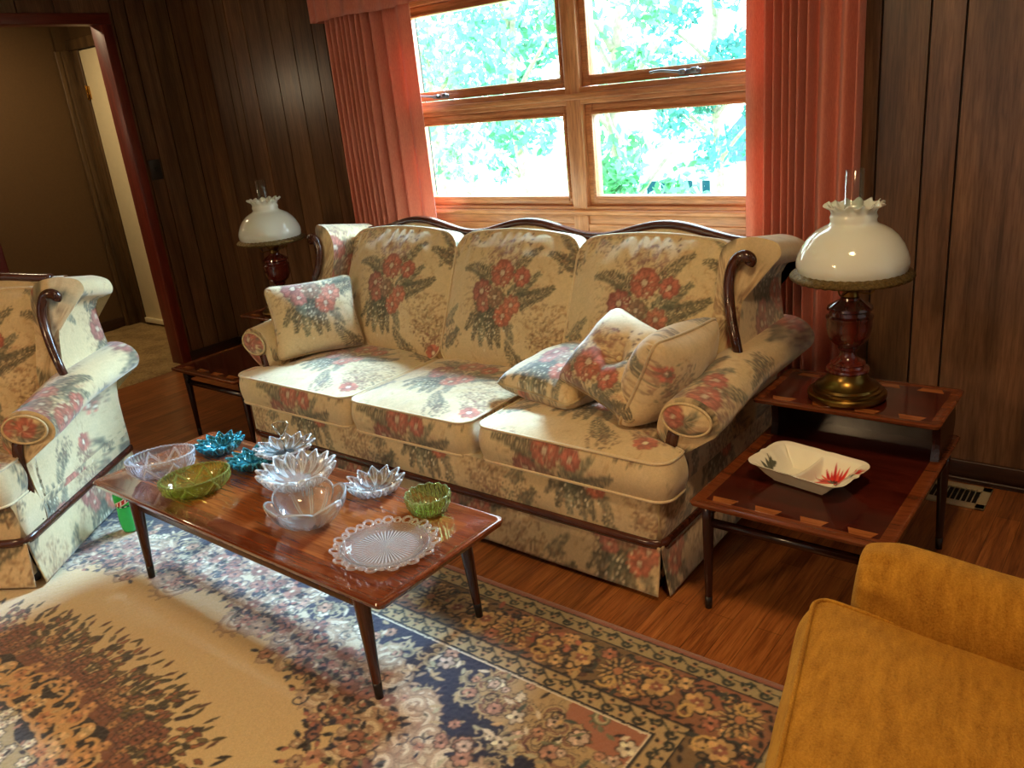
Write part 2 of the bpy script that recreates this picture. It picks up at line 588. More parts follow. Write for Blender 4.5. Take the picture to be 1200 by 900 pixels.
def paint_rug():
    A, B, XC, YC = 1.85, 1.356, -2.35, 0.35
    res = 0.0028
    c = Canvas(0, 0, A, B, res, (222, 196, 148))
    R = random.Random(5)
    navy, black, tan, cream, rust, pink, taupe, green, choc = (34, 38, 64), (36, 32, 36), (206, 180, 138), (236, 222, 194), (166, 108, 82), (190, 142, 120), (184, 156, 126), (120, 124, 98), (96, 62, 52)
    X, Y = np.meshgrid((np.arange(c.nx) + .5) * res, (np.arange(c.ny) + .5) * res)
    d = np.minimum(A - X, B - Y)                       # distance in from the edge
    th = np.arctan2(Y / .8, X / 1.05)
    e = np.sqrt((X / 1.05) ** 2 + (Y / .8) ** 2)
    es = e + .045 * np.abs(np.sin(7 * th)) - .02

    def fill(mask, col):
        c.a[mask] = lin(col)

    di = d - .335
    pc, qc = np.maximum(A - .335 - X, 0), np.maximum(B - .335 - Y, 0)
    rc = np.hypot(pc * .6, qc * 1.5)
    wob = .05 * np.abs(np.sin(13 * X + 1)) + .04 * np.abs(np.sin(17 * Y)) + .03 * np.sin(9 * th)
    navy_m = (rc + wob < .55) | (di + 1.4 * wob < .13)
    fill((rc + wob < .74) | (di + wob < .25), (216, 198, 166))
    fill(navy_m, navy)
    fill(rc + wob < .40, (190, 162, 118))
    fill(rc + .6 * wob < .20, (172, 112, 86))
    NAVY = navy_m & ~(rc + wob < .40)

    def at(ee, t):
        return 1.05 * ee * cos(t), .8 * ee * sin(t)

    def inside(x, y, m=.33):
        return x < A - m and y < B - m and x > -.05 and y > -.05

    def zone(x, y):
        a, b = int(min(max(y / res, 0), c.ny - 1)), int(min(max(x / res, 0), c.nx - 1))
        if d[a, b] < .345:
            return None
        if NAVY[a, b]:
            return 'navy'
        if rc[a, b] + .6 * wob[a, b] < .20:
            return 'rust'
        if rc[a, b] + wob[a, b] < .40:
            return 'tan'
        if rc[a, b] + wob[a, b] < .80 or di[a, b] + wob[a, b] < .29:
            return 'taupe'
        return 'field'

    def acanthus(x, y, r, a0, sg, cl, vein, edge, lw):
        c.scroll(x, y, r, a0, .85, edge, lw * 1.3, sg, .45)
        for q in range(6):
            aa = a0 + sg * q * .6
            c.leaf(x + r * cos(aa) * .9, y + r * sin(aa) * .9, r * .6, r * .24, aa + .7 * sg, edge)
            c.leaf(x + r * cos(aa) * .9, y + r * sin(aa) * .9, r * .54, r * .16, aa + .7 * sg, cl)
        c.scroll(x, y, r * .98, a0, .85, cl, lw, sg, .45)
        c.scroll(x, y, r * .96, a0 + .05, .8, vein, lw * .22, sg, .3)
        c.scroll(x, y, r * .80, a0 + .1, .75, vein, lw * .2, sg, .3)

    for k in range(520):
        x, y = R.uniform(0, A - .34), R.uniform(0, B - .34)
        zn = zone(x, y)
        if zn == 'taupe':
            acanthus(x, y, R.uniform(.04, .06), R.uniform(0, 6.3), R.choice((-1, 1)), (196, 168, 138), cream, (150, 124, 104), .024)
        elif zn == 'tan':
            acanthus(x, y, R.uniform(.035, .05), R.uniform(0, 6.3), R.choice((-1, 1)), (196, 170, 126), (120, 70, 66), (70, 56, 54), .018)
        elif zn == 'navy' and k % 3 == 0:
            acanthus(x, y, R.uniform(.025, .04), R.uniform(0, 6.3), R.choice((-1, 1)), (192, 176, 140), (120, 110, 92), navy, .014)
        elif zn == 'rust' and k % 2 == 0:
            acanthus(x, y, R.uniform(.025, .04), R.uniform(0, 6.3), R.choice((-1, 1)), (120, 124, 98), (206, 190, 150), (54, 58, 54), .014)
    for k in range(1100):
        x, y = R.uniform(0, A - .34), R.uniform(0, B - .34)
        zn = zone(x, y)
        if zn in (None, 'field'):
            continue
        q = R.random()
        if zn == 'taupe':
            if q < .18:
                c.flower(x, y, R.uniform(.012, .022), 6, R.choice([(176, 128, 108), (192, 150, 128)]), centre=navy, rot=q)
            elif q < .55:
                c.leaf(x, y, R.uniform(.02, .035), .009, R.uniform(0, 6.3), R.choice([navy, (100, 96, 84), (176, 140, 116)]))
            elif q < .8:
                c.scroll(x, y, .024, R.uniform(0, 6.3), .9, (70, 70, 84), .005)
        elif q < .24:
            c.flower(x, y, R.uniform(.014, .03), R.choice((5, 6, 8)), R.choice([cream, pink, (214, 186, 164), (196, 148, 120)]), edge=(60, 46, 46), centre=black, rot=R.uniform(0, 3))
        elif q < .85:
            c.leaf(x, y, R.uniform(.025, .045), .012, R.uniform(0, 6.3), R.choice([(190, 184, 150), cream, (160, 150, 118), (196, 172, 132)] if zn == 'navy' else [black, green, cream, (216, 176, 120), (70, 84, 74)]))
        else:
            c.scroll(x, y, .022, R.uniform(0, 6), .9, (206, 186, 150) if zn == 'navy' else black, .006)
    # scattered sprays over the edge of the plain field
    for k in range(96):
        t = (k + R.uniform(-.2, .2)) * (pi / 2) / 95
        ee = R.uniform(.99, 1.24) + .03 * sin(9 * t)
        x, y = at(ee, t)
        if zone(x, y) in (None, 'navy', 'tan', 'rust'):
            continue
        r = R.uniform(.016, .034)
        for _ in range(4):
            aa = R.uniform(0, 6.3)
            c.line([(x, y), (x + cos(aa) * r * 1.5, y + sin(aa) * r * 1.5)], .004, (60, 54, 56))
            c.leaf(x + cos(aa) * r * 1.1, y + sin(aa) * r * 1.1, .034, .014, aa + R.uniform(-.7, .7), R.choice([navy, black, (70, 74, 78), (130, 128, 106)]))
            c.ell(x + cos(aa) * r * 1.6, y + sin(aa) * r * 1.6, .009, .007, aa, R.choice([navy, black, (176, 112, 96)]))
        c.flower(x, y, r, R.choice((6, 7, 8)), R.choice([(172, 118, 98), (190, 142, 120), (150, 102, 88), (186, 158, 130)]), edge=R.choice([None, (110, 72, 66)]), centre=R.choice([navy, black, cream]), rot=R.uniform(0, 2))
        if k % 3 == 0:
            c.scroll(x + .02, y - .03, .026, R.uniform(0, 6), .9, navy, .007, R.choice((-1, 1)))
    # medallion
    em = np.sqrt((X / .95) ** 2 + (Y / .5) ** 2)
    thm = np.arctan2(Y / .5, X / .95)
    fill(em + .05 * np.abs(np.sin(8 * thm)) < .74, (132, 84, 64))
    fill(em + .07 * np.abs(np.sin(6 * thm)) < .66, black)
    fill(em + .08 * np.abs(np.sin(4 * thm)) < .36, (182, 164, 122))
    fill(em + .05 * np.abs(np.sin(4 * thm)) < .22, (196, 188, 166))

    def am(ee, t):
        return .95 * ee * cos(t), .5 * ee * sin(t)
    for k in range(620):
        t, ee = R.uniform(-.05, pi / 2 + .05), R.uniform(.70, 1.0)
        x, y = am(ee, t)
        out = math.atan2(y / .5, x / .95)
        if ee > .92 and R.random() < .35:
            continue
        cc = R.choice([(96, 88, 60), (70, 66, 50), (120, 104, 70), (140, 84, 62), (168, 110, 76), (60, 46, 42)])
        aa = out + R.uniform(-1, 1)
        c.leaf(x, y, .040, .018, aa, (48, 42, 38))
        c.leaf(x + .003 * cos(aa), y + .003 * sin(aa), .033, .012, aa, cc)
    for k in range(36):
        t = (k + .5) * (pi / 2) / 36
        x, y = am(1.0 + .03 * (k % 2), t)
        c.leaf(x, y, .045, .013, t + R.uniform(-.4, .6), R.choice([black, (80, 70, 48), choc]))
    for k in range(150):
        t, ee = R.uniform(0, pi / 2), R.uniform(.64, .86)
        x, y = am(ee, t)
        c.flower(x, y, R.uniform(.014, .024), 6, R.choice([(160, 106, 78), (140, 88, 70), (186, 140, 98)]), edge=(56, 42, 40), centre=black)
    for k in range(22):
        t = (k + .5) * (pi / 2) / 22
        x, y = am(.46 + .10 * (k % 2), t)
        sg = 1 if k % 2 else -1
        c.scroll(x, y, .055, t + 2 * sg, .9, (214, 168, 112), .015, sg, .4)
    for k in range(80):
        t, ee = R.uniform(0, pi / 2), R.uniform(.34, .64)
        x, y = am(ee, t)
        if k % 2:
            c.flower(x, y, R.uniform(.016, .026), 6, R.choice([(206, 158, 110), (190, 130, 90), (222, 190, 140)]), centre=choc)
        else:
            c.leaf(x, y, .03, .01, R.uniform(0, 6), (206, 176, 128))
    for k in range(60):
        t, ee = R.uniform(0, pi / 2), R.uniform(.05, .34)
        x, y = am(ee, t)
        R.choice([lambda: c.flower(x, y, .02, 6, cream, edge=black, centre=pink), lambda: c.leaf(x, y, .03, .012, R.uniform(0, 6), black), lambda: c.leaf(x, y, .03, .012, R.uniform(0, 6), pink)])()

    # ---- borders
    fill((d < .335), (188, 162, 116))
    fill((d < .262), (150, 102, 74))
    var = vnoise(np.stack([X, Y, X * 0], -1), 5, 3)
    fill((d < .262) & (var > .12), (128, 102, 70))
    fill((d < .262) & (var < -.35), (164, 106, 80))
    fill((d < .088), (176, 158, 116))
    fill((d < .334) & (d > .327), black)
    fill((d < .341) & (d > .335), cream)
    fill((d < .269) & (d > .262), black)
    fill((d < .094) & (d > .088), black)
    fill((d < .034) & (d > .028), black)
    fill(d < .028, (166, 92, 76))

    def band(q, step, fn):
        """walk a motif along a line q in from the edge, both long and short side"""
        n = int((A - q) / step)
        for k in range(n + 1):
            x = A - q - (k + .0) * step
            if x > -.05:
                fn(x, B - q, 0, k)
        n = int((B - q) / step)
        for k in range(1, n + 1):
            y = B - q - k * step
            if y > -.05:
                fn(A - q, y, 1, k)

    def vine(w, r, col, dot):
        def f(x, y, side, k):
            sg = 1 if k % 2 else -1
            ox, oy = (0, sg * w) if side == 0 else (sg * w, 0)
            c.scroll(x + ox, y + oy, r, 1.57 * side + (pi if sg > 0 else 0), .95, col, .0095, sg, .25)
            st = .045 if side == 0 else .045
            dx, dy = (st, -2 * oy) if side == 0 else (-2 * ox, st)
            c.line([(x + ox, y + oy + (r * .9 if side == 0 else 0)), (x + ox + dx, y + oy + dy)], .005, col)
            c.ell(x - ox, y - oy, .008, .006, 0, dot)
            c.ell(x - ox * 1.8, y - oy * 1.8, .006, .006, 0, black)
        return f
    band(.297, .045, vine(.010, .017, (40, 44, 40), (196, 156, 112)))
    band(.061, .05, vine(.007, .016, (40, 52, 48), (206, 160, 116)))

    def zig(x, y, side, k):
        s2 = .012 if k % 2 else 0
        p = (x, y - s2) if side == 0 else (x - s2, y)
        c.ell(*p, .013, .006, (0 if side == 0 else 1.57) + .5, black)
    band(.107, .03, zig)
    band(.245, .03, zig)

    def filler(x, y, side, k):
        for _ in range(13):
            ox, oy = R.uniform(-.05, .05), R.uniform(-.062, .062)
            px, py = (x + ox, y + oy) if side == 0 else (x + oy, y + ox)
            q = R.random()
            if q < .3:
                c.scroll(px, py, .022, R.uniform(0, 6.3), .9, R.choice([black, (52, 62, 58), (206, 160, 100)]), .008, R.choice((-1, 1)))
            elif q < .6:
                c.leaf(px, py, .04, .015, R.uniform(0, 6.3), R.choice([(56, 62, 60), (196, 166, 116), (110, 104, 76), (170, 90, 70), (40, 40, 48)]))
            elif q < .8:
                c.ell(px, py, .012, .009, R.uniform(0, 3), R.choice([(196, 120, 92), (214, 176, 122), choc]))
            else:
                c.flower(px, py, .016, 5, (220, 176, 120), centre=black)
    band(.176, .05, filler)

    def rosette(x, y, side, k):
        if k % 3 == 0:
            for q in range(14):
                t = q * 2 * pi / 14
                c.leaf(x + cos(t) * .022, y + sin(t) * .022, .04, .017, t, black)
                c.leaf(x + cos(t) * .028, y + sin(t) * .028, .032, .009, t, (206, 168, 114) if q % 2 else (200, 170, 120))
            c.ell(x, y, .033, .033, 0, (46, 46, 48))
            for q in range(8):
                t = q * pi / 4
                c.ell(x + cos(t) * .024, y + sin(t) * .024, .007, .005, t, (200, 164, 112))
            c.ell(x, y, .014, .014, 0, (190, 130, 92))
        else:
            c.flower(x, y, .042, 7, (208, 170, 116), edge=black, centre=black, rot=k)
            c.flower(x, y, .02, 6, (150, 92, 74), centre=(230, 200, 150), rot=k)
    band(.178, .115, rosette)

    def small(x, y, side, k):
        o = .048 if k % 2 else -.048
        p = (x, y + o) if side == 0 else (x + o, y)
        c.flower(*p, .026, 6, (212, 176, 124) if k % 3 else (186, 120, 92), edge=(70, 50, 46), centre=black)
        q = (x + .05, y - o * .9) if side == 0 else (x - o * .9, y + .05)
        c.scroll(*q, .03, k * 1.3, .9, (214, 178, 110), .009, 1 if k % 2 else -1)
    band(.177, .115 / 1.0, lambda x, y, s, k: small(x - .057 if s == 0 else x, y if s == 0 else y - .057, s, k))
    fill(d < .028, (160, 96, 78))
    c.rough(.75, .3, 8)

    def look(x, y):
        return c.sample(np.abs(np.asarray(x) - XC), np.abs(np.asarray(y) - YC))
    return look


RUG = paint_rug()


# the printed cloth as a function of cloth coordinates (metres); (0,0) is the heart of a bouquet
def cloth(u, v):
    return FLORAL.sample(u, v)
# ------------------------------------------------------------------ the room shell
M_PANEL = wood('panel_wood', L4(82, 58, 40), L4(146, 108, 76), 'z', rough=0.30, tone=True, scale=0.8, bumps=0.06, spec=0.5)
M_BACKING = plain('groove_dark', L4(24, 15, 10), 0.8)
M_REDTRIM = wood('red_trim', L4(92, 30, 20), L4(132, 52, 34), 'z', rough=0.4)
M_REDTRIM_H = wood('red_trim_head', L4(92, 30, 20), L4(132, 52, 34), 'y', rough=0.4)
M_BASE = wood('baseboard_wood', L4(44, 24, 16), L4(74, 44, 28), 'x', rough=0.4)
M_BASEY = wood('baseboard_wood_side', L4(44, 24, 16), L4(74, 44, 28), 'y', rough=0.4)
M_WINX = wood('window_wood', L4(172, 104, 66), L4(222, 156, 106), 'x', rough=0.32)
M_WINZ = wood('window_wood_upright', L4(172, 104, 66), L4(222, 156, 106), 'z', rough=0.32)
M_CEIL = plain('ceiling_paint', L4(222, 212, 196), 0.9, nvar=.03, bumps=.1)
M_CREAM = plain('cream_paint', L4(240, 224, 180), 0.6, nvar=.03)
M_HALLWALL = plain('hall_wall_brown', L4(88, 62, 28), 0.7, nscale=60, nvar=.08, bumps=.1)

XL, YW, ZC, XR, YB = -4.995, 3.08, 2.42, 1.7, -2.4


def m_floor():
    m, nt, b = newmat('oak_floor')
    t = nt.nodes.new('ShaderNodeTexCoord')
    mp = N(nt, 'ShaderNodeMapping')
    mp.inputs['Rotation'].default_value = (0, 0, pi / 2)
    nt.links.new(t.outputs['Object'], mp.inputs['Vector'])
    br = N(nt, 'ShaderNodeTexBrick', offset=0.37, offset_frequency=2, squash=1.0)
    for k, v in (('Scale', 1.0), ('Mortar Size', 0.0011), ('Mortar Smooth', 0.2), ('Bias', 0.0), ('Brick Width', 0.95), ('Row Height', 0.072)):
        br.inputs[k].default_value = v
    br.inputs['Color1'].default_value = (0.68, 0.66, 0.64, 1)
    br.inputs['Color2'].default_value = (1.0, 1.0, 1.0, 1)
    br.inputs['Mortar'].default_value = (0.38, 0.34, 0.3, 1)
    nt.links.new(mp.outputs[0], br.inputs['Vector'])
    v = coords(nt, (16, 1.1, 16))
    f = noise(nt, v, 2.4, 5, 0.62, 1.2)
    c = ramp(nt, f, [(0.28, L4(116, 62, 30)), (0.52, L4(174, 104, 52)), (0.75, L4(200, 130, 70))])
    v2 = coords(nt, (120, 5, 120))
    f2 = noise(nt, v2, 2, 3, .6, .3)
    g = ramp(nt, f2, [(0.36, (.6, .55, .5, 1)), (0.55, (1, 1, 1, 1))])
    o = mixcol(nt, 1.0, c, br.outputs['Color'], 'MULTIPLY')
    o = mixcol(nt, .8, o, g, 'MULTIPLY')
    nt.links.new(o, b.inputs['Base Color'])
    setp(b, rough=0.3, coat=0.15, coatr=.2)
    bump(nt, b, br.outputs['Fac'], -0.3, 0.001)
    return m


mb = MB()
mb.bounds(XL - .12, XR, YB, YW + .1, -0.05, 0.0)
tag(mb.build('floor', m_floor(), smooth_=False), 'narrow oak strip floor with a warm orange brown finish', 'floor', kind='structure')
mb = MB()
mb.bounds(XL - 1.7, XR + .1, YB - .1, YW + .2, ZC, ZC + .06)
tag(mb.build('ceiling', M_CEIL, smooth_=False), 'plain off white ceiling over the room', 'ceiling', kind='structure')


def plank_cuts(a, b, seed, fixed=()):
    R = random.Random(seed)
    xs, x = [a], a
    widths = (0.10, 0.155, 0.205, 0.125, 0.18)
    k = seed
    while x < b - .12:
        x += widths[k % 5] * R.uniform(.94, 1.06)
        k += 1 + (R.random() < .3)
        xs.append(min(x, b))
    if xs[-1] < b:
        xs[-1] = b
    return xs


def planks(mb, cuts, holes, z1, put, seed):
    """vertical boards with a V groove between them; holes = [(a,b,z0,z1)] rectangles left open"""
    R = random.Random(seed)
    edges = sorted(set([round(q, 4) for q in cuts] + [round(h, 4) for H in holes for h in H[:2]]))
    soft = {round(h, 4) for H in holes for h in H[:2]}
    tone = 1.0
    for a, b in zip(edges[:-1], edges[1:]):
        if a not in soft or a in [round(q, 4) for q in cuts]:
            t = R.uniform(.72, 1.12)
            tone = np.array((t, t * R.uniform(.95, 1.02), t * R.uniform(.9, 1.03)))
        g = .0036
        zs = [(0.0, z1)]
        for H in holes:
            if a >= H[0] - 1e-4 and b <= H[1] + 1e-4:
                zs = [s for s in ((0.0, H[2]), (H[3], z1)) if s[1] - s[0] > .01]
        for s in zs:
            put(a + (0 if a in soft else g), b - (0 if b in soft else g), s[0], s[1], tone)


WIN = (-3.06, -1.11, 0.86, 1.95)
mb = MB()
cuts = [XL] + [-4.83, -4.68, -4.52, -4.43, -4.27, -4.05, -3.87, -3.70, -3.60, -3.42, -3.23, -3.06] + [-2.9, -2.7, -2.6, -2.4, -2.2, -2.05, -1.9, -1.7, -1.5, -1.3, -1.11] + [-.98, -.86, -.713, -.611, -.31, -.18, -.06, .15, .35, .45, .7, .9, 1.05, 1.3, 1.5, XR]
planks(mb, cuts, [WIN], ZC, lambda a, b, z0, z1, t: mb.bounds(a, b, YW, YW + .02, z0, z1, col=t), 3)
for a, b, z0, z1 in ((XL - .12, WIN[0], 0, ZC), (WIN[1], XR, 0, ZC), (WIN[0], WIN[1], 0, WIN[2]), (WIN[0], WIN[1], WIN[3], ZC)):
    mb.bounds(a, b, YW + .0185, YW + .12, z0, z1, mi=1)
tag(mb.build('wall_front', [M_PANEL, M_BACKING], smooth_=False), 'dark vertical wood panelling on the wall with the window', 'wall', kind='structure')

DOOR = (1.768, 2.652, 0.0, 2.082)
mb = MB()
cuts = plank_cuts(YB, 1.6, 2) + [1.68, 1.768, 2.0, 2.2, 2.4, 2.652, 2.72, 2.81, 2.93, YW]
planks(mb, cuts, [DOOR], ZC, lambda a, b, z0, z1, t: mb.bounds(XL - .02, XL, a, b, z0, z1, col=t), 8)
for a, b, z0, z1 in ((YB, DOOR[0], 0, ZC), (DOOR[1], YW, 0, ZC), (DOOR[0], DOOR[1], DOOR[3], ZC)):
    mb.bounds(XL - .12, XL - .0185, a, b, z0, z1, mi=1)
tag(mb.build('wall_left', [M_PANEL, M_BACKING], smooth_=False), 'dark vertical wood panelling on the side wall around the doorway', 'wall', kind='structure')

mb = MB()
cuts = plank_cuts(YB, YW, 4)
planks(mb, cuts, [], ZC, lambda a, b, z0, z1, t: mb.bounds(XR, XR + .02, a, b, z0, z1, .0035, 1, col=t), 9)
tag(mb.build('wall_right', M_PANEL, smooth_=False), 'wood panelling on the side wall nearest the yellow chair', 'wall', kind='structure')
mb = MB()
cuts = plank_cuts(XL, XR, 6)
planks(mb, cuts, [], ZC, lambda a, b, z0, z1, t: mb.bounds(a, b, YB - .02, YB, z0, z1, .0035, 1, col=t), 10)
tag(mb.build('wall_back', M_PANEL, smooth_=False), 'wood panelling on the wall opposite the window', 'wall', kind='structure')

mb = MB()
mb.bounds(XL, XR, YW - .014, YW, 0, .082, .004)
mb.bounds(XL, XR, YW - .026, YW - .014, 0, .02, .006)
tag(mb.build('baseboard_front', M_BASE), 'dark wood baseboard under the window wall', 'baseboard', kind='structure')
mb = MB()
for a, b in ((YB, 1.725), (2.697, YW - .014)):
    mb.bounds(XL, XL + .014, a, b, 0, .082, .004)
tag(mb.build('baseboard_left', M_BASEY), 'dark wood baseboard beside the doorway', 'baseboard', kind='structure')

# red-brown door casing
mb = MB()
for a, b in ((2.636, 2.697), (1.723, 1.784)):
    mb.bounds(XL, XL + .018, a, b, 0, 2.066, .005)
for a, b in ((2.640, 2.652), (1.768, 1.78)):
    mb.bounds(XL - .125, XL + .004, a, b, 0, 2.07, .003)
t = tag(mb.build('trim_1', M_REDTRIM), 'red brown wooden casing around the open doorway', 'door casing', kind='structure')
mb = MB()
mb.bounds(XL, XL + .018, 1.723, 2.697, 2.066, 2.125, .005)
mb.bounds(XL - .125, XL + .004, 1.768, 2.652, 2.07, 2.082, .003)
mb.build('head_casing', M_REDTRIM_H, t)

# the hall beyond
m, nt, b = newmat('shag_carpet')
v = coords(nt)
f = noise(nt, v, 55, 4, .7)
f0 = noise(nt, v, 6, 3, .6)
o = mixcol(nt, .5, ramp(nt, f, [(.3, L4(110, 84, 46)), (.7, L4(196, 164, 104))]), ramp(nt, f0, [(.35, L4(120, 92, 52)), (.65, L4(184, 152, 98))]))
nt.links.new(o, b.inputs['Base Color'])
setp(b, rough=.95)
bump(nt, b, f, .9, .02)
M_SHAG = m
mb = MB()
gx, gy = np.meshgrid(np.linspace(-6.55, -4.975, 70), np.linspace(.4, 3.2, 110), indexing='ij')
gz = .014 + .005 * vnoise(np.stack([gx, gy, gx * 0], -1), 22, 4)
gz[-1] = .001
mb.grid(np.stack([gx, gy, gz], -1))
tag(mb.build('floor_hall', M_SHAG), 'tan shag carpet on the hall floor beyond the doorway', 'carpet', kind='structure')
mb = MB()
mb.bounds(-6.62, XL - .12, .3, 3.3, -.05, 0)
mb.bounds(-6.60, -6.52, .3, 3.06, 0, ZC)
mb.bounds(-6.60, -6.4, 3.25, 3.33, 0, ZC)
mb.bounds(-6.6, XL - .12, .3, .36, 0, ZC)
mb.bounds(-6.62, XL - .11, 3.2, 3.28, 2.05, ZC)
mb.bounds(-6.60, -6.53, 2.9, 3.28, 0, ZC)
mb.bounds(-6.62, XL - .11, 3.205, 3.28, 0, 2.05)  # solid backing behind the door, added to stop daylight leaking in
tag(mb.build('wall_hall', M_HALLWALL, smooth_=False), 'plain brown hall wall seen through the doorway', 'wall', kind='structure')
M_JAMB = wood('jamb_wood', L4(70, 50, 28), L4(120, 92, 56), 'z', rough=.45)
mb = MB()
mb.bounds(-6.52, -6.495, 3.045, 3.085, 0, 2.06, .004)
mb.bounds(-6.53, -6.50, 3.085, 3.20, 0, 2.06, .003)
mb.bounds(-6.53, -6.40, 3.16, 3.20, 0, 2.06, .004)
mb.bounds(-6.53, -5.5, 3.15, 3.20, 2.06, 2.13, .004)
tag(mb.build('trim_2', M_JAMB), 'worn brown door frame at the end of the hall', 'door frame', kind='structure')
mb = MB()
mb.bounds(-6.52, -6.505, .36, 3.045, 0, .09, .003)
tag(mb.build('baseboard_hall', M_BASEY), 'red brown baseboard along the hall wall', 'baseboard', kind='structure')
d = tag(MB().bounds(-6.385, -5.60, 3.165, 3.20, .03, 2.05, .003).build('door_1', M_CREAM), 'cream painted door standing at the end of the hall', 'door', kind='structure')
M_BRASS = plain('brass', L4(186, 140, 62), .25, 1.0, nvar=.08)
MB().bounds(-6.41, -6.36, 3.154, 3.166, 1.72, 1.81, .003).bounds(-6.392, -6.382, 3.145, 3.156, 1.715, 1.815, .003).build('hinge', M_BRASS, d)
MB().bounds(-6.385, -5.60, 3.15, 3.166, .03, .07, .003).build('kick_strip', M_CREAM, d)

# ------------------------------------------------------------------ window
w = empty('window_1', (0, 0, 0), label='wide wood framed window of four panes behind the sofa', cat='window')
w['kind'] = 'structure'
mb = MB()
x0, x1, z0, z1 = WIN
yf = YW - .022
for a, b in ((.965, .982), (1.405, 1.472), (1.895, 1.96)):
    mb.bounds(x0, x1, yf, YW + .10, a, b, .004)
mb.bounds(x0, x1, yf - .012, yf + .01, 1.425, 1.45, .004)
mb.bounds(x0 - .02, x1 + .02, yf - .02, YW + .05, .945, .968, .006)
mb.bounds(x0, x1, yf + .012, YW + .10, .86, .945, .004)
mb.bounds(x0, x1, yf + .004, YW + .02, .872, .905, .004)
mb.build('frame', M_WINX, w)
mb = MB()
for a, b in ((x0 - .03, x0 + .012), (x1 - .012, x1 + .03), (-2.118, -2.042)):
    mb.bounds(a, b, yf - .002, YW + .10, .965, 1.96, .005)
mb.bounds(-2.118, -2.042, yf, YW + .05, .86, .95, .004)
mb.build('mullion', M_WINZ, w)
m_glass, nt, b = newmat('window_glass')
nt.nodes.remove(b)
tr, gl, mx, lw = N(nt, 'ShaderNodeBsdfTransparent'), N(nt, 'ShaderNodeBsdfGlossy'), N(nt, 'ShaderNodeMixShader'), N(nt, 'ShaderNodeLayerWeight', Blend=.5)
v = coords(nt)
nt.links.new(ramp(nt, noise(nt, v, 3, 2), [(0.3, (.95, .985, .97, 1)), (.7, (.97, 1, .99, 1))]), tr.inputs[0])
gl.inputs['Roughness'].default_value = .01
pw, ml = N(nt, 'ShaderNodeMath', operation='POWER'), N(nt, 'ShaderNodeMath', operation='MULTIPLY_ADD')
nt.links.new(lw.outputs['Facing'], pw.inputs[0])
pw.inputs[1].default_value = 4.0
nt.links.new(pw.outputs[0], ml.inputs[0])
ml.inputs[1].default_value, ml.inputs[2].default_value = .75, .03
nt.links.new(ml.outputs[0], mx.inputs[0])
nt.links.new(tr.outputs[0], mx.inputs[1])
nt.links.new(gl.outputs[0], mx.inputs[2])
nt.links.new(mx.outputs[0], nt.nodes['Material Output'].inputs[0])
M_STEEL = plain('latch_steel', L4(128, 134, 140), .3, .9, nvar=.1)
for gx0, gx1 in ((-3.015, -2.155), (-2.007, -1.155)):
    for gz0, gz1 in ((1.022, 1.36), (1.517, 1.85)):
        mb = MB()
        sx0, sx1, sz0, sz1 = gx0 - .04, gx1 + .04, gz0 - .042, gz1 + .045
        for q0, q1, ya, yb, s in ((0, 1, .012, .06, 0), (.028, 1, .02, .05, .012)):
            pass
        for a, b, c_, d_ in ((sx0, gx0, sz0, sz1), (gx1, sx1, sz0, sz1), (gx0 - .002, gx1 + .002, sz0, gz0), (gx0 - .002, gx1 + .002, gz1, sz1)):
            mb.bounds(a, b, YW + .008, YW + .06, c_, d_, .005)
        e = .012
        for a, b, c_, d_ in ((gx0 - e, gx0, gz0 - e, gz1 + e), (gx1, gx1 + e, gz0 - e, gz1 + e), (gx0, gx1, gz0 - e, gz0), (gx0, gx1, gz1, gz1 + e)):
            mb.bounds(a, b, YW + .000, YW + .02, c_, d_, .004)
        s = mb.build('sash', M_WINX, w)
        MB().bounds(gx0 - .004, gx1 + .004, YW + .034, YW + .038, gz0 - .004, gz1 + .004).build('pane', m_glass, s, smooth_=False)
for lx in (-2.83, -1.55):
    mb = MB()
    mb.bounds(lx - .035, lx + .055, yf - .008, yf + .004, 1.482, 1.500, .003)
    mb.bounds(lx - .03, lx + .0, yf - .022, yf - .002, 1.482, 1.502, .005)
    mb.bounds(lx + .02, lx + .05, yf - .02, yf - .002, 1.485, 1.505, .005)
    mb.tube(catmull([(lx - .02, yf - .02, 1.492), (lx - .05, yf - .03, 1.497), (lx - .10, yf - .036, 1.503), (lx - .14, yf - .038, 1.50)], 5), .0055, 8, scale=1)
    mb.build('latch', M_STEEL, w)

# ------------------------------------------------------------------ curtains
def m_curtain():
    m, nt, b = newmat('coral_curtain')
    v = coords(nt, (300, 300, 60))
    f = noise(nt, v, 1.0, 3, .6)
    v2 = coords(nt, (1, 1, 1))
    c = ramp(nt, f, [(.3, L4(204, 116, 96)), (.7, L4(224, 138, 114))])
    nt.links.new(c, b.inputs['Base Color'])
    setp(b, rough=.75, sheen=.25, spec=.2)
    bump(nt, b, f, .15, .001)
    tl, mx = N(nt, 'ShaderNodeBsdfTranslucent'), N(nt, 'ShaderNodeMixShader', Fac=.2)
    tl.inputs[0].default_value = L4(224, 116, 92)
    nt.links.new(b.outputs[0], mx.inputs[1])
    nt.links.new(tl.outputs[0], mx.inputs[2])
    nt.links.new(mx.outputs[0], nt.nodes['Material Output'].inputs[0])
    return m


M_CURT = m_curtain()


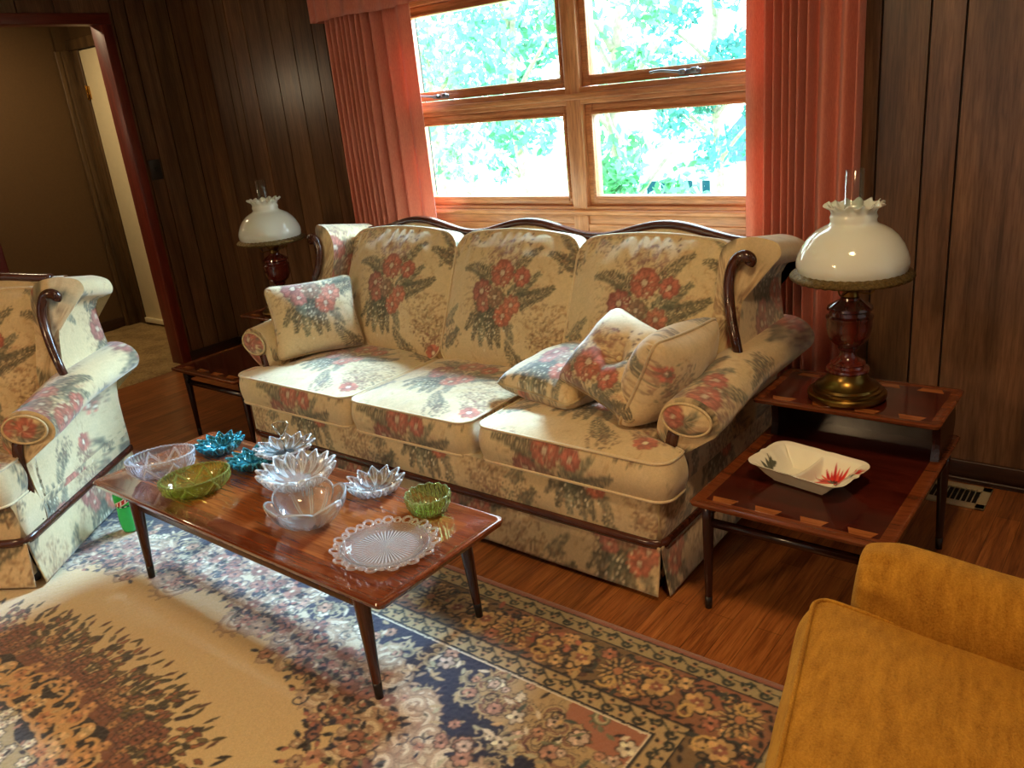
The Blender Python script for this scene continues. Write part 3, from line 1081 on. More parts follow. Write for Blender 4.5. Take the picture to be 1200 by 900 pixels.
def curtain(x0, x1, z0, z1, y, folds, amp, edge=None, seed=0):
    """folds: list of (width share, depth) from x0 to x1"""
    tot = sum(f[0] for f in folds)
    knots, ys = [0.0], [0.0]
    for k, (wd, dp) in enumerate(folds):
        a = knots[-1]
        knots += [a + wd / tot * .5, a + wd / tot]
        ys += [-dp, dp * .35 if k < len(folds) - 1 else 0]
    K = np.stack([knots, ys], 1)
    cv = catmull(K, 10)
    zs = np.linspace(z0, z1, 40)
    P = []
    for z in zs:
        q = (z - z0) / (z1 - z0)
        wob = .006 * vnoise(np.stack([cv[:, 0] * 6, cv[:, 0] * 0 + z * 1.2, cv[:, 0] * 0], -1), 1, seed)
        P.append(np.stack([x0 + (x1 - x0) * cv[:, 0] + wob * .8 * (1 - q), y + amp * cv[:, 1] * (1 + .25 * (1 - q)) + wob, np.full(len(cv), z)], 1))
    return np.array(P)


def cloth_obj(name, P, mat, parent=None, th=.003):
    o = MB().grid(P).build(name, mat, parent)
    md = o.modifiers.new('thick', 'SOLIDIFY')
    md.thickness = th
    md.offset = 0
    return o


FL = [(.6, .8), (.5, 1), (.45, 1), (.42, .9), (.46, 1), (.42, 1), (.5, .9), (.6, 1), (1.0, .9), (1.0, .7), (1.4, .35)]
FRt = [(1.2, .3), (.55, 1), (.45, 1), (.5, .9), (.42, 1), (.5, 1), (.55, .9), (1.2, .7), (1.0, .7), (.35, .8)]
o = cloth_obj('curtain', curtain(-3.455, -2.885, .03, 2.02, 2.985, FL, .045, seed=1), M_CURT)
tag(o, 'coral red pleated curtain hanging beside the left end of the sofa', 'curtain', 'coral curtains at the window')
o = cloth_obj('curtain', curtain(-1.285, -.885, .03, 2.02, 2.985, FRt, .045, seed=2), M_CURT)
tag(o, 'coral red pleated curtain hanging behind the right hand lamp', 'curtain', 'coral curtains at the window')
mb = MB()
xs = np.linspace(-3.51, -.83, 260)
P = []
for z in np.linspace(1.895, 2.2, 12):
    P.append(np.stack([xs, 2.925 - .010 * np.sin(xs * 60 + 1.5 * np.sin(xs * 9)) * (.4 + (2.2 - z) * 2), np.full(260, z) + .004 * np.sin(xs * 13)], 1))
P = np.array(P)
ret0 = P[:, :1].repeat(6, 1).copy()
ret0[:, :, 1] = np.linspace(3.07, 2.935, 6)[None, :]
ret1 = P[:, -1:].repeat(6, 1).copy()
ret1[:, :, 1] = np.linspace(2.935, 3.07, 6)[None, :]
o = cloth_obj('valance', np.concatenate([ret0, P, ret1], 1), M_CURT)
tag(o, 'coral red gathered valance across the top of the window', 'valance')

# light switch, register
M_DARKPL = plain('switch_brown', L4(46, 42, 40), .45)
s = tag(MB().bounds(XL, XL + .008, 2.725, 2.80, 1.18, 1.30, .003).build('light_switch', M_DARKPL), 'dark light switch plate on the panelling beside the doorway', 'light switch')
MB().box((XL + .012, 2.763, 1.243), (.014, .01, .024), .002, rot=Matrix.Rotation(.4, 3, 'Y')).build('toggle', M_DARKPL, s)
M_VENT = plain('vent_enamel', L4(176, 160, 128), .45, nvar=.06)
mb = MB()
vx0, vx1, vy0, vy1 = -.70, -.40, 2.865, 3.035
for a, b, c_, d_ in ((vx0, vx1, vy0, vy0 + .035), (vx0, vx1, vy1 - .035, vy1), (vx0, vx0 + .03, vy0, vy1), (vx1 - .03, vx1, vy0, vy1)):
    mb.bounds(a, b, c_, d_, .001, .008, .002)
v_ = tag(mb.build('floor_register', M_VENT), 'beige metal heating vent in the floor by the right end table', 'floor vent')
MB().bounds(vx0 + .02, vx1 - .02, vy0 + .03, vy1 - .03, .0005, .0015).build('duct_shade', M_BACKING, v_)  # flat dark sheet in place of the shaded opening under the louvers
mb = MB()
for k in range(15):
    x = vx0 + .035 + k * .0168
    mb.box((x, (vy0 + vy1) / 2, .005), (.0025, vy1 - vy0 - .06, .008), .0, rot=Matrix.Rotation(.5, 3, 'Y'))
mb.build('louver', M_VENT, v_)

# ------------------------------------------------------------------ rug
mb = MB()
gx0, gx1, gy0, gy1 = -3.30, -.50, .36, 1.706
st = .0036
X, Y = np.meshgrid(np.arange(gx0, gx1 + st / 2, st), np.arange(gy0, gy1 + st / 2, st), indexing='ij')
edge = np.minimum(np.minimum(gx1 - X, gy1 - Y), .02) / .02
Zr = .002 + .010 * np.clip(edge, 0, 1) ** .5 + .0008 * vnoise(np.stack([X, Y, X * 0], -1), 120, 1)
mb.grid(np.stack([X, Y, Zr], -1), col=RUG(X, Y))
for (a0, a1, b0, b1) in ((-4.2, gx0, -1.006, 1.706), (gx0, gx1, -1.006, gy0)):
    X, Y = np.meshgrid(np.linspace(a0, a1, max(2, int((a1 - a0) / .02))), np.linspace(b0, b1, int((b1 - b0) / .02)), indexing='ij')
    mb.grid(np.stack([X, Y, np.full_like(X, .0118)], -1), col=RUG(X, Y))
M_RUG = painted('rug_pile', rough=.95, sheen=.6, weave=1500, bumps=.5, vary=.16, vscale=220, spec=.1)
tag(mb.build('area_rug', M_RUG), 'cream oriental rug with navy scrolls and a rust flowered border on the floor', 'rug')
# ------------------------------------------------------------------ outdoors, seen through the panes
M_LAWN = plain('lawn_grass', L4(150, 176, 110), .9, nscale=3, nvar=.25, bumps=.3)
M_LEAF, nt, b = newmat('leaf_green')
oi = N(nt, 'ShaderNodeAttribute', attribute_name='pattern')
nz = noise(nt, coords(nt), 1.5, 2)
nt.links.new(mixcol(nt, 1.0, oi.outputs['Color'], ramp(nt, nz, [(.3, (.75, .75, .75, 1)), (.7, (1, 1, 1, 1))]), 'MULTIPLY'), b.inputs['Base Color'])
setp(b, rough=.5)
tl, mx = N(nt, 'ShaderNodeBsdfTranslucent'), N(nt, 'ShaderNodeMixShader', Fac=.35)
nt.links.new(oi.outputs['Color'], tl.inputs[0])
nt.links.new(b.outputs[0], mx.inputs[1])
nt.links.new(tl.outputs[0], mx.inputs[2])
nt.links.new(mx.outputs[0], nt.nodes['Material Output'].inputs[0])
M_BARK = plain('bark', L4(150, 140, 126), .9, nscale=14, nvar=.3, bumps=.6)
M_SIDING = plain('white_siding', L4(236, 238, 236), .6, nvar=.03)
M_ROOF = plain('shingle_roof', L4(30, 66, 84), .8, nscale=30, nvar=.2)
M_HGLASS = plain('house_glass', L4(20, 66, 84), .5, nvar=.1, spec=.1)

mb = MB()
X, Y = np.meshgrid(np.linspace(-60, 30, 46), np.linspace(3.3, 70, 40), indexing='ij')
mb.grid(np.stack([X, Y, -.9 - .085 * np.minimum(Y - 3.3, 26) + .15 * vnoise(np.stack([X, Y, X * 0], -1), .12, 2)], -1))
tag(mb.build('lawn', M_LAWN), 'pale sunlit lawn outside the window', 'lawn', kind='structure')


def gz(x, y):
    return -.9 - .085 * min(y - 3.3, 26)


def tree(x, y, h, cr, n, seed, label, leaf=.12, trunk=.16, low=.35, tint=(110, 190, 140)):
    R = np.random.default_rng(seed)
    g = gz(x, y) - .2
    root = empty('leafy_tree', (x, y, g), label=label, cat='tree', group='trees outside the window')
    pts = catmull([(0, 0, 0), (.1, .05, h * .3), (-.1, .1, h * .6), (.15, 0, h * .92)], 6)
    mb = MB()
    mb.tube(pts, np.linspace(trunk, trunk * .3, len(pts)), 10)
    for k in range(7):
        z = h * (low + .08 * k)
        a = R.uniform(0, 6.28)
        mb.tube(catmull([(0, 0, z), (cos(a) * cr * .4, sin(a) * cr * .4, z + .5), (cos(a) * cr * .8, sin(a) * cr * .8, z + .9)], 5), np.linspace(trunk * .35, .02, 11), 6)
    mb.build('trunk', M_BARK, root)
    nb = 26
    cen = np.stack([R.uniform(-1, 1, nb) * cr, R.uniform(-1, 1, nb) * cr, h * low + R.uniform(0, 1, nb) * h * (1 - low)], 1)
    rad = R.uniform(.25, .5, nb) * cr * .8
    i = R.integers(0, nb, n)
    dirs = R.normal(size=(n, 3))
    dirs /= np.linalg.norm(dirs, axis=1)[:, None]
    c = cen[i] + dirs * (rad[i] * R.uniform(.3, 1, n) ** .5)[:, None]
    u = R.normal(size=(n, 3))
    u /= np.linalg.norm(u, axis=1)[:, None]
    v = np.cross(u, R.normal(size=(n, 3)))
    v /= np.linalg.norm(v, axis=1)[:, None]
    s = leaf * R.uniform(.6, 1.3, n)[:, None]
    V = np.stack([c - u * s, c - v * s * .45, c + u * s, c + v * s * .45], 1).reshape(-1, 3)
    F = (np.arange(n)[:, None] * 4 + np.arange(4)[None]).tolist()
    colr = lin(tint)[None] * R.uniform(.35, .9, n)[:, None]
    MB().add(V, F, np.repeat(np.clip(colr, 0, 1), 4, 0)).build('foliage', M_LEAF, root, smooth_=False)


tree(-9.0, 11.5, 4.9, 1.35, 2000, 1, 'leafy tree seen through the middle of the upper left pane', low=.38, tint=(120, 200, 160), leaf=.10)
tree(-12.3, 13.0, 5.2, 1.5, 1500, 2, 'leafy tree nearest the left curtain outside the window', low=.4, tint=(130, 205, 150), leaf=.10)
tree(-5.75, 9.4, 4.4, .9, 1500, 3, 'slender leafy tree seen just right of the window mullion', low=.3, tint=(120, 200, 140), leaf=.09)
tree(-7.75, 16.5, 6.0, 1.3, 2600, 4, 'dark leafy tree nearest the right curtain outside the window', low=.3, tint=(96, 176, 170), leaf=.11)
tree(-16.5, 30.0, 6.5, 2.0, 1500, 5, 'low bushy tree beyond the white house outside', low=.12, tint=(120, 200, 150), leaf=.14)
tree(-17.6, 20.0, 6.5, 2.3, 1700, 6, 'broad pale tree farther back behind the one at the left curtain', low=.15, tint=(140, 215, 170), leaf=.13)

hx, hy = -11.2, 22.0
hz = -3.45
h = empty('neighbour_house', (hx, hy, hz), label='low white house with a grey blue roof outside the lower right pane', cat='house')
MB().bounds(-2.9, 3.2, 0, 5, 0, 2.55).build('wall', M_SIDING, h, smooth_=False)
mb = MB()
V = [(.55, -.3, 2.5), (3.6, -.3, 2.5), (3.6, 5.4, 2.5), (.55, 5.4, 2.5), (1.3, 2.5, 4.3), (3.6, 2.5, 4.3)]
mb.add(V, [(0, 1, 5, 4), (2, 3, 4, 5), (0, 4, 3), (1, 2, 5), (0, 3, 2, 1)])
mb.build('roof', M_ROOF, h, smooth_=False)
for k, (a, b) in enumerate(((-1.32, -.97), (-.86, -.46), (-.26, .15), (.45, .68))):
    f = MB().bounds(a - .04, b + .04, -.06, .02, 1.05, 2.05, .01).build('window_frame', M_SIDING, h, smooth_=False)
    MB().bounds(a, b, -.075, -.05, 1.12, 1.98).build('pane', M_HGLASS, f, smooth_=False)
mb = MB()
mb.tube([(0, 0, 0), (0, 0, 7.5)], [.13, .10], 12)
p = empty('utility_pole', (-7.95, 13.0, gz(0, 13.0) - .3), label='pale utility pole standing outside just right of the window mullion', cat='pole')
mb.build('post', M_SIDING, p)
MB().bounds(-.7, .7, -.05, .05, 6.6, 6.72, .01).build('crossarm', M_BARK, p)
M_WIRE = plain('wire', L4(225, 225, 220), .5)
for k, (z, zz) in enumerate(((2.55, 2.95), (3.3, 3.9))):
    o = MB().tube(catmull([(-14, 8.6, z - .2), (-9, 8.6, z), (-4, 8.6, z + .5), (2, 8.6, zz + .8)], 10), .012, 6).build('overhead_wire', M_WIRE)
    tag(o, 'lower pale overhead wire crossing outside the panes' if k == 0 else 'upper pale overhead wire crossing outside the panes', 'wire', 'overhead wires')
# ------------------------------------------------------------------ upholstery
M_FLORAL = painted('floral_cloth', rough=.8, sheen=.45, weave=1300, bumps=.2, vary=.10, vscale=120, spec=.2)
M_SOFAWOOD = wood('walnut_trim', L4(46, 22, 14), L4(92, 48, 32), 'z', rough=.22, coat=.4, scale=1.5)
M_BANDWOOD = wood('walnut_band', L4(52, 24, 16), L4(96, 50, 34), 'x', rough=.25, coat=.3, scale=1.5)
M_FOOT = plain('foot_black', L4(24, 20, 20), .4)
M_PIPE = plain('cream_piping', L4(206, 184, 140), .8, nscale=200, nvar=.15)


def place(mb, Mx):
    A = np.array(Mx)
    mb.V = [v @ A[:3, :3].T + A[:3, 3] for v in mb.V]
    return mb


def frame(o, x, y):
    x = Vector(x).normalized()
    z = x.cross(Vector(y)).normalized()
    y = z.cross(x)
    M = Matrix((x, y, z)).transposed().to_4x4()
    M.translation = Vector(o)
    return M


def rcorner(x, y, W, D, r):
    ax, ay = np.abs(x), np.abs(y)
    dx, dy = ax - (W / 2 - r), ay - (D / 2 - r)
    m = (dx > 0) & (dy > 0)
    L = np.hypot(dx, dy) + 1e-12
    k = np.maximum(dx, dy) / L
    return np.where(m, np.sign(x) * (W / 2 - r + dx * k), x), np.where(m, np.sign(y) * (D / 2 - r + dy * k), y)


def cushion(W, D, T, r=.04, crown=.03, o=(0, 0), of=(0, 0), step=.0052, warp=None, seed=0, bulge=.014, wr=.004, colour=cloth, ce=4, puff=0.0, gather=0.0):
    """box cushion lying flat: welted top and bottom, boxing strip between. Returns (body, piping)."""
    nx, ny = max(12, int(W / step)), max(12, int(D / step))
    s, t = np.meshgrid(np.linspace(-1, 1, nx), np.linspace(-1, 1, ny), indexing='ij')
    warp = warp or (lambda x, y: (x, y))

    def P2(s, t):
        x, y = rcorner(s * W / 2, t * D / 2, W, D, r)
        return warp(x, y)
    body, pipe = MB(), MB()
    x, y = P2(s, t)
    dome = (1 - np.abs(s) ** ce) * (1 - np.abs(t) ** ce)
    nz = vnoise(np.stack([x * 1.0, y * 1.0, x * 0], -1), 9, seed) * .6 + vnoise(np.stack([x, y, x * 0], -1), 24, seed + 3) * .4
    z = T / 2 + crown * dome + gather * np.sin(x * 95 + 2.5 * np.sin(x * 21)) * smooth(.55, .9, t) * smooth(1.0, .93, t) + wr * nz * np.clip(dome * 2, 0, 1)
    body.grid(np.stack([x, y, z], -1), col=colour(x - o[0], y - o[1]))
    body.grid(np.stack([x[::3, ::3], y[::3, ::3], -T / 2 - crown * .25 * dome[::3, ::3]], -1), col=colour(x[::3, ::3] + .1, y[::3, ::3] + .2), flip=True)
    a, b = np.linspace(-1, 1, nx), np.linspace(-1, 1, ny)
    S = np.r_[a[:-1], np.ones(ny - 1), a[::-1][:-1], -np.ones(ny - 1)]
    Tt = np.r_[-np.ones(nx - 1), b[:-1], np.ones(nx - 1), b[::-1][:-1]]
    bx, by = P2(S, Tt)
    tx, ty = np.roll(bx, -1) - np.roll(bx, 1), np.roll(by, -1) - np.roll(by, 1)
    L = np.hypot(tx, ty) + 1e-9
    nx_, ny_ = ty / L, -tx / L
    nk = max(5, int(T / .012))
    R, Cc = [], []
    for k in range(nk + 1):
        q = k / nk
        zz = T / 2 - q * T
        out = bulge * sin(pi * q) + puff * sin(pi * q) * vnoise(np.stack([bx * 8, by * 8, bx * 0], -1), 1, seed + 5)
        R.append(np.stack([bx + nx_ * out, by + ny_ * out, np.full_like(bx, zz)], -1))
        fr = np.abs(Tt) >= np.abs(S) - 1e-9
        u = np.where(fr, bx - of[0], np.sign(S) * (W / 2 + q * T) - o[0])
        v = np.where(fr, zz - of[1], by - o[1])
        Cc.append(colour(u, v))
    body.grid(np.array(R), wv=True, col=np.array(Cc), flip=True)
    for zz in (T / 2, -T / 2):
        path, _ = resample(np.stack([bx + nx_ * .002, by + ny_ * .002, np.full_like(bx, zz)], 1), 160, closed=True)
        pc = colour(path[:, 0] - o[0], path[:, 1] - o[1]).repeat(6, 0) * .25 + lin((222, 200, 160)) * .75
        pipe.tube(path, .0048, 6, closed=True, col=pc)
    return body, pipe


def rail2d(hb, y1, r=.035, step=.007):
    """plan outline of a seat base: back-left, front, back-right; returns points and signed arc length from front centre"""
    c = [(-hb, y1), (-hb, r)] + [(-hb + r - r * cos(a), r - r * sin(a)) for a in np.linspace(0, pi / 2, 6)[1:]] + [(hb - r + r * sin(a), r - r * cos(a)) for a in np.linspace(0, pi / 2, 6)] + [(hb, y1)]
    P, t = resample(c, int((2 * hb + 2 * y1) / step))
    return P, t - t[-1] / 2


def normals2d(P):
    T = np.gradient(P, axis=0)
    T /= np.linalg.norm(T, axis=1)[:, None] + 1e-12
    return np.stack([T[:, 1], -T[:, 0]], 1)


def strip(mb, P, s, z0, z1, nz, out, o=(0, 0), hem=None):
    nrm = normals2d(P)
    G, Cc = [], []
    for k in range(nz + 1):
        q = k / nz
        z = z0 + (z1 - z0) * q
        zz = z + (hem * (1 - q) if hem is not None else 0)
        of = out(q, s)
        Q = P + nrm * np.asarray(of)[..., None]
        G.append(np.stack([Q[:, 0], Q[:, 1], np.broadcast_to(zz, s.shape)], -1))
        Cc.append(cloth(s - o[0], z - o[1]))
    return mb.grid(np.array(G), col=np.array(Cc))


ARM = [(0, .26), (0, .38), (0, .50), (.006, .57), (.035, .628), (.085, .655), (.14, .652), (.185, .625), (.203, .585), (.19, .548), (.155, .527), (.115, .515), (.085, .49), (.07, .42), (.066, .32), (.064, .192), (.03, .192), (0, .192)]
WING = [(0, .52), (0, .75), (0, .88), (.012, .945), (.05, .982), (.11, .99), (.17, .97), (.186, .938), (.176, .912), (.142, .90), (.112, .888), (.098, .84), (.094, .76), (.104, .66), (.12, .52), (.06, .52)]


def loft_xz(sec, ys, x0, sg, yshift=None, o=(0, 0), n=130, yx=False, capdepth=.012, zs=None):
    """loft a closed x-z section along y; sg = +1 right hand side, -1 left"""
    S, t = resample(catmull(sec, 8, closed=True), n, closed=True)
    mb = MB()
    G, Cc = [], []
    for y in ys:
        z = S[:, 1] + (0 if zs is None else zs(y, S))
        yy = np.full(n, y) if yshift is None else (yshift(S[:, 1], y, S[:, 0]) if yx else yshift(S[:, 1], y))
        G.append(np.stack([sg * (x0 + S[:, 0]), yy, z], -1))
        Cc.append(cloth(yy * sg - o[0], t - o[1]))
    mb.grid(np.array(G), wv=True, col=np.array(Cc))
    cen = S.mean(0)
    ring0 = np.array(G)[0]
    c3 = ring0.mean(0)
    cap, cc = [], []
    for k in range(9):
        f = 1 - k / 8
        q = c3 + (ring0 - c3) * max(f, .001)
        q[:, 1] -= capdepth * (1 - f ** 2)
        cap.append(q)
        cc.append(cloth(q[:, 0] * 1.0 - o[0], q[:, 2] - o[1]))
    mb.grid(np.array(cap), wv=True, col=np.array(cc), flip=True)
    ring1 = np.array(G)[-1]
    c3 = ring1.mean(0)
    mb.grid(np.array([c3 + (ring1 - c3) * f for f in (1, .5, .001)]), wv=True, col=lin((200, 176, 130)))
    return mb


def seating(root, hw, hb, depth, humps, arm_o, wing_o, base_o, skirt_o, y_arm=.12, seed=0):
    hi = hw
    # upholstered base rail, wood band, skirt
    P, s = rail2d(hb, depth)
    mb = MB()
    strip(mb, P, s, .188, .322, 16, lambda q, s: .007 * sin(pi * q), base_o)
    mb.bounds(-hb + .004, hb - .004, .004, depth, .185, .315, col=lin((190, 166, 120)))
    mb.build('base', M_FLORAL, root)
    band = MB()
    Pb, _ = resample(P, 120)
    band.tube(np.c_[Pb, np.full(120, .178)], sec=[(-.012, -.012), (.0, -.014), (.012, -.012), (.014, 0), (.012, .012), (0, .014), (-.012, .012), (-.014, 0)], up=(0, 0, 1))
    band.build('wood_band', M_BANDWOOD, root)
    lining = MB()
    Pi, si = rail2d(hb - .03, depth - .02, .02, .02)
    strip(lining, Pi, si, .03, .17, 4, lambda q, s: 0 * s, skirt_o)
    lining.build('skirt_pleat', M_FLORAL, root)
    for nm, A, B_ in (('f', (-hb, 0), (hb, 0)), ('l', (-hb, depth), (-hb, .0)), ('r', (hb, .0), (hb, depth))):
        A, B_ = np.array(A), np.array(B_)
        Lg = np.linalg.norm(B_ - A)
        Q, t = resample(np.array([A, B_]), max(30, int(Lg / .008)))
        t = t - Lg / 2
        wv = .006 * vnoise(np.stack([t * 5, t * 0, t * 0], -1), 1, seed + len(nm) + ord(nm))
        hem = .012 * (1 - (np.abs(t) / (Lg / 2)) ** 2) + wv
        mb = MB()
        strip(mb, Q, t, .012, .172, 14, lambda q, s: .004 + (.024 + .4 * wv) * (1 - q) ** 1.3, (skirt_o[0] + (ord(nm) % 3) * .2 if nm != 'f' else skirt_o[0], skirt_o[1]), hem)
        ob = mb.build('skirt', M_FLORAL, root)
        md = ob.modifiers.new('thick', 'SOLIDIFY')
        md.thickness = .004
    for x in (-hb + .05, hb - .05):
        for y in (.05, depth - .06):
            MB().lathe([(.02, 0), (.022, .01), (.02, .05), (.03, .17), (0, .17)], 16, (x, y, 0)).build('foot', M_FOOT, root)
    # arms and wings
    ys = np.r_[np.arange(y_arm, depth - .30, .0055), np.linspace(depth - .3, depth, 12)]
    for sg in (1, -1):
        def ysh(z, y, y0=y_arm):
            # the lower outside panel starts a little further back than the roll
            return np.full_like(z, y) + np.where(y < y0 + .03, .02 * smooth(.53, .50, z), 0)
        azs = lambda y: -.042 * (1 - smooth(y_arm - .02, y_arm + .36, np.asarray(y)))
        a = loft_xz(ARM, ys, hi, sg, ysh, arm_o, capdepth=.014, zs=lambda y, S: azs(y) * smooth(.40, .52, S[:, 1])).build('arm', M_FLORAL, root)
        # gathered round end panel of the roll
        th = np.linspace(0, 2 * pi, 40, endpoint=False)
        G, Cc = [], []
        for k in range(7):
            f = k / 6
            xx, zz = hi + .105 + .078 * f * np.cos(th), .590 - .040 + .050 * f * np.sin(th)
            yy = y_arm - .013 - .014 * (1 - f ** 2) - .003 * np.abs(np.sin(th * 6)) * f * (1 - f) * 4
            G.append(np.stack([sg * xx, yy, zz], -1))
            Cc.append(cloth(sg * xx - arm_o[0] - .1, zz - .5))
        ep = MB().grid(np.array(G), wv=True, col=np.array(Cc)).build('arm_end', M_FLORAL, a)
        pp = np.array(G)[-1]
        pp[:, 1] -= .001
        MB().tube(pp, .0045, 6, closed=True).build('piping', M_PIPE, a)
        post = MB()
        post.tube(catmull([(sg * (hi + .045), y_arm - .002, .20), (sg * (hi + .045), y_arm - .006, .35), (sg * (hi + .05), y_arm - .006, .45), (sg * (hi + .06), y_arm - .004, .50)], 6), sec=[(-.016, -.01), (.016, -.01), (.018, .0), (.016, .01), (-.016, .01), (-.018, 0)], up=(0, 1, 0))
        post.build('arm_post', M_SOFAWOOD, root)

        zk = np.array([.50, .62, .68, .74, .80, .86, .91, .95, 1.0])
        yk = np.array([.46, .465, .480, .505, .530, .548, .556, .555, .56])

        def wsh(z, t, x=None):
            y0 = np.interp(z, zk, yk) + (depth - .88) * .6
            y0 = y0 + .55 * np.maximum(x - .085, 0) * smooth(.80, .88, z)
            return y0 + (depth - .03 - y0) * t
        loft_xz(WING, np.linspace(0, 1, 52), hi, sg, wsh, wing_o, capdepth=.008, zs=lambda t, S: -.045 * t * smooth(.80, .88, S[:, 1]), yx=True).build('wing', M_FLORAL, root)
        tr = catmull([(.115, .455, .648), (.106, .456, .69), (.086, .476, .74), (.066, .502, .80), (.058, .518, .86), (.066, .526, .905), (.086, .528, .935), (.108, .532, .94), (.122, .538, .926), (.116, .536, .912)], 8)
        tr[:, 1] += (depth - .88) * .6 - .008
        tr = np.c_[sg * (hi + tr[:, 0]), tr[:, 1], tr[:, 2]]
        MB().tube(tr, np.r_[np.linspace(.015, .020, len(tr) - 12), np.linspace(.020, .015, 12)], 12).build('wing_trim', M_SOFAWOOD, root)
    # camel back and its wooden rail
    def ztop(x):
        u = (x + hw) / (2 * hw) * humps
        return .948 - .026 * np.cos(2 * pi * u) if humps > 1 else .965 + .012 * np.cos(pi * x / hw)
    xs = np.linspace(-hw - .02, hw + .02, int(hw * 2 / .012))
    G, Cc = [], []
    for x in xs:
        zt = float(ztop(np.array(x)))
        sec = catmull([(.60, .30), (.70, .62), (.785, zt - .05), (.80, zt - .008), (.825, zt + .004), (.85, zt - .01), (.86, zt - .10), (.875, .5), (.88, .17)], 5)
        sec[:, 0] += depth - .88
        G.append(np.c_[np.full(len(sec), x), sec])
        Cc.append(cloth(x - .1 + 0 * sec[:, 1], sec[:, 1] * 1.0 + .1))
    MB().grid(np.array(G), col=np.array(Cc)).build('back', M_FLORAL, root)
    if humps == 1:
        xs = np.linspace(-hw + .03, hw - .03, 40)
    rl = np.c_[xs, np.full(len(xs), depth - .068), ztop(xs) + .004]
    MB().tube(rl, sec=[(-.020, -.008), (-.014, -.013), (.014, -.013), (.02, -.006), (.02, .006), (.012, .014), (-.012, .014), (-.02, .008)], up=(0, 0, 1)).build('back_rail', M_BANDWOOD, root)


def add_cushion(root, name, body, pipe, Mx):
    o = place(body, Mx).build(name, M_FLORAL, root)
    place(pipe, Mx).build('piping', M_FLORAL, o)
    return o


def seat_at(root, x0, x1, y0, y1, z, T, o, of, seed, ears=(0, 0), ear_y=.12, rz=0.0):
    W, D = x1 - x0, y1 - y0

    def warp(x, y):
        yl = y + D / 2 + y0
        k = smooth(ear_y - .03, ear_y + .02, yl)
        x = np.where(x < 0, x + ears[0] * k * (x / (-W / 2)), x - ears[1] * k * (x / (W / 2)))
        return x, y
    b, p = cushion(W, D, T, .05, .03, o, of, warp=warp, seed=seed, wr=.006, puff=.004)
    add_cushion(root, 'seat_cushion', b, p, Matrix.Translation(((x0 + x1) / 2, (y0 + y1) / 2, z)) @ Matrix.Rotation(rz, 4, 'Z'))


def back_at(root, xc, W, H, T, yc, zc, ang, o, seed, hump=.03):
    def warp(x, y):
        return x, y - hump * (np.abs(x) / (W / 2)) ** 2 * smooth(-.1, H / 2, y)
    b, p = cushion(W, H, T, .075, .055, o, (o[0], .2), warp=warp, seed=seed, bulge=.02, wr=.009, ce=3, puff=.004, gather=.0035)
    Mx = frame((xc, yc, zc), (1, 0, 0), (0, sin(ang), cos(ang)))
    add_cushion(root, 'back_cushion', b, p, Mx)


sofa = empty('sofa', (-2.10, 1.90, 0), 0, 'long floral three seat sofa with rolled arms and carved wood rail under the window', 'sofa')
seating(sofa, .945, 1.01, .88, 3, (.16, .42), (.1, .3), (.10, .43), (.25, .20), seed=1)
seat_at(sofa, -1.055, -.335, -.012, .60, .380, .122, (.02, .06), (.02, -.04), 3, ears=(.115, 0))
seat_at(sofa, -.325, .265, -.004, .60, .376, .122, (-.02, .06), (-.02, -.04), 4, rz=.012)
seat_at(sofa, .335, 1.045, -.016, .60, .392, .122, (-.03, .06), (-.06, -.04), 5, ears=(0, .11))
back_at(sofa, -.632, .655, .57, .16, .676, .668, radians(24), (.02, .03), 6)
back_at(sofa, .012, .625, .57, .16, .680, .668, radians(24), (.0, .03), 7)
back_at(sofa, .635, .635, .57, .16, .676, .668, radians(24), (.02, .03), 8)

armchair = empty('armchair', (-3.258, .666, .0125), radians(37.1), 'floral wing armchair matching the sofa, at the left end of the coffee table', 'armchair')
seating(armchair, .275, .335, .80, 1, (.20, .52), (.17, .25), (.0, .16), (.1, .16), seed=9)
seat_at(armchair, -.325, .325, -.03, .56, .386, .125, (0, .04), (0, -.03), 13, ears=(.055, .055), ear_y=.13)
back_at(armchair, 0, .56, .56, .16, .60, .66, radians(22), (.0, .01), 14, hump=.015)


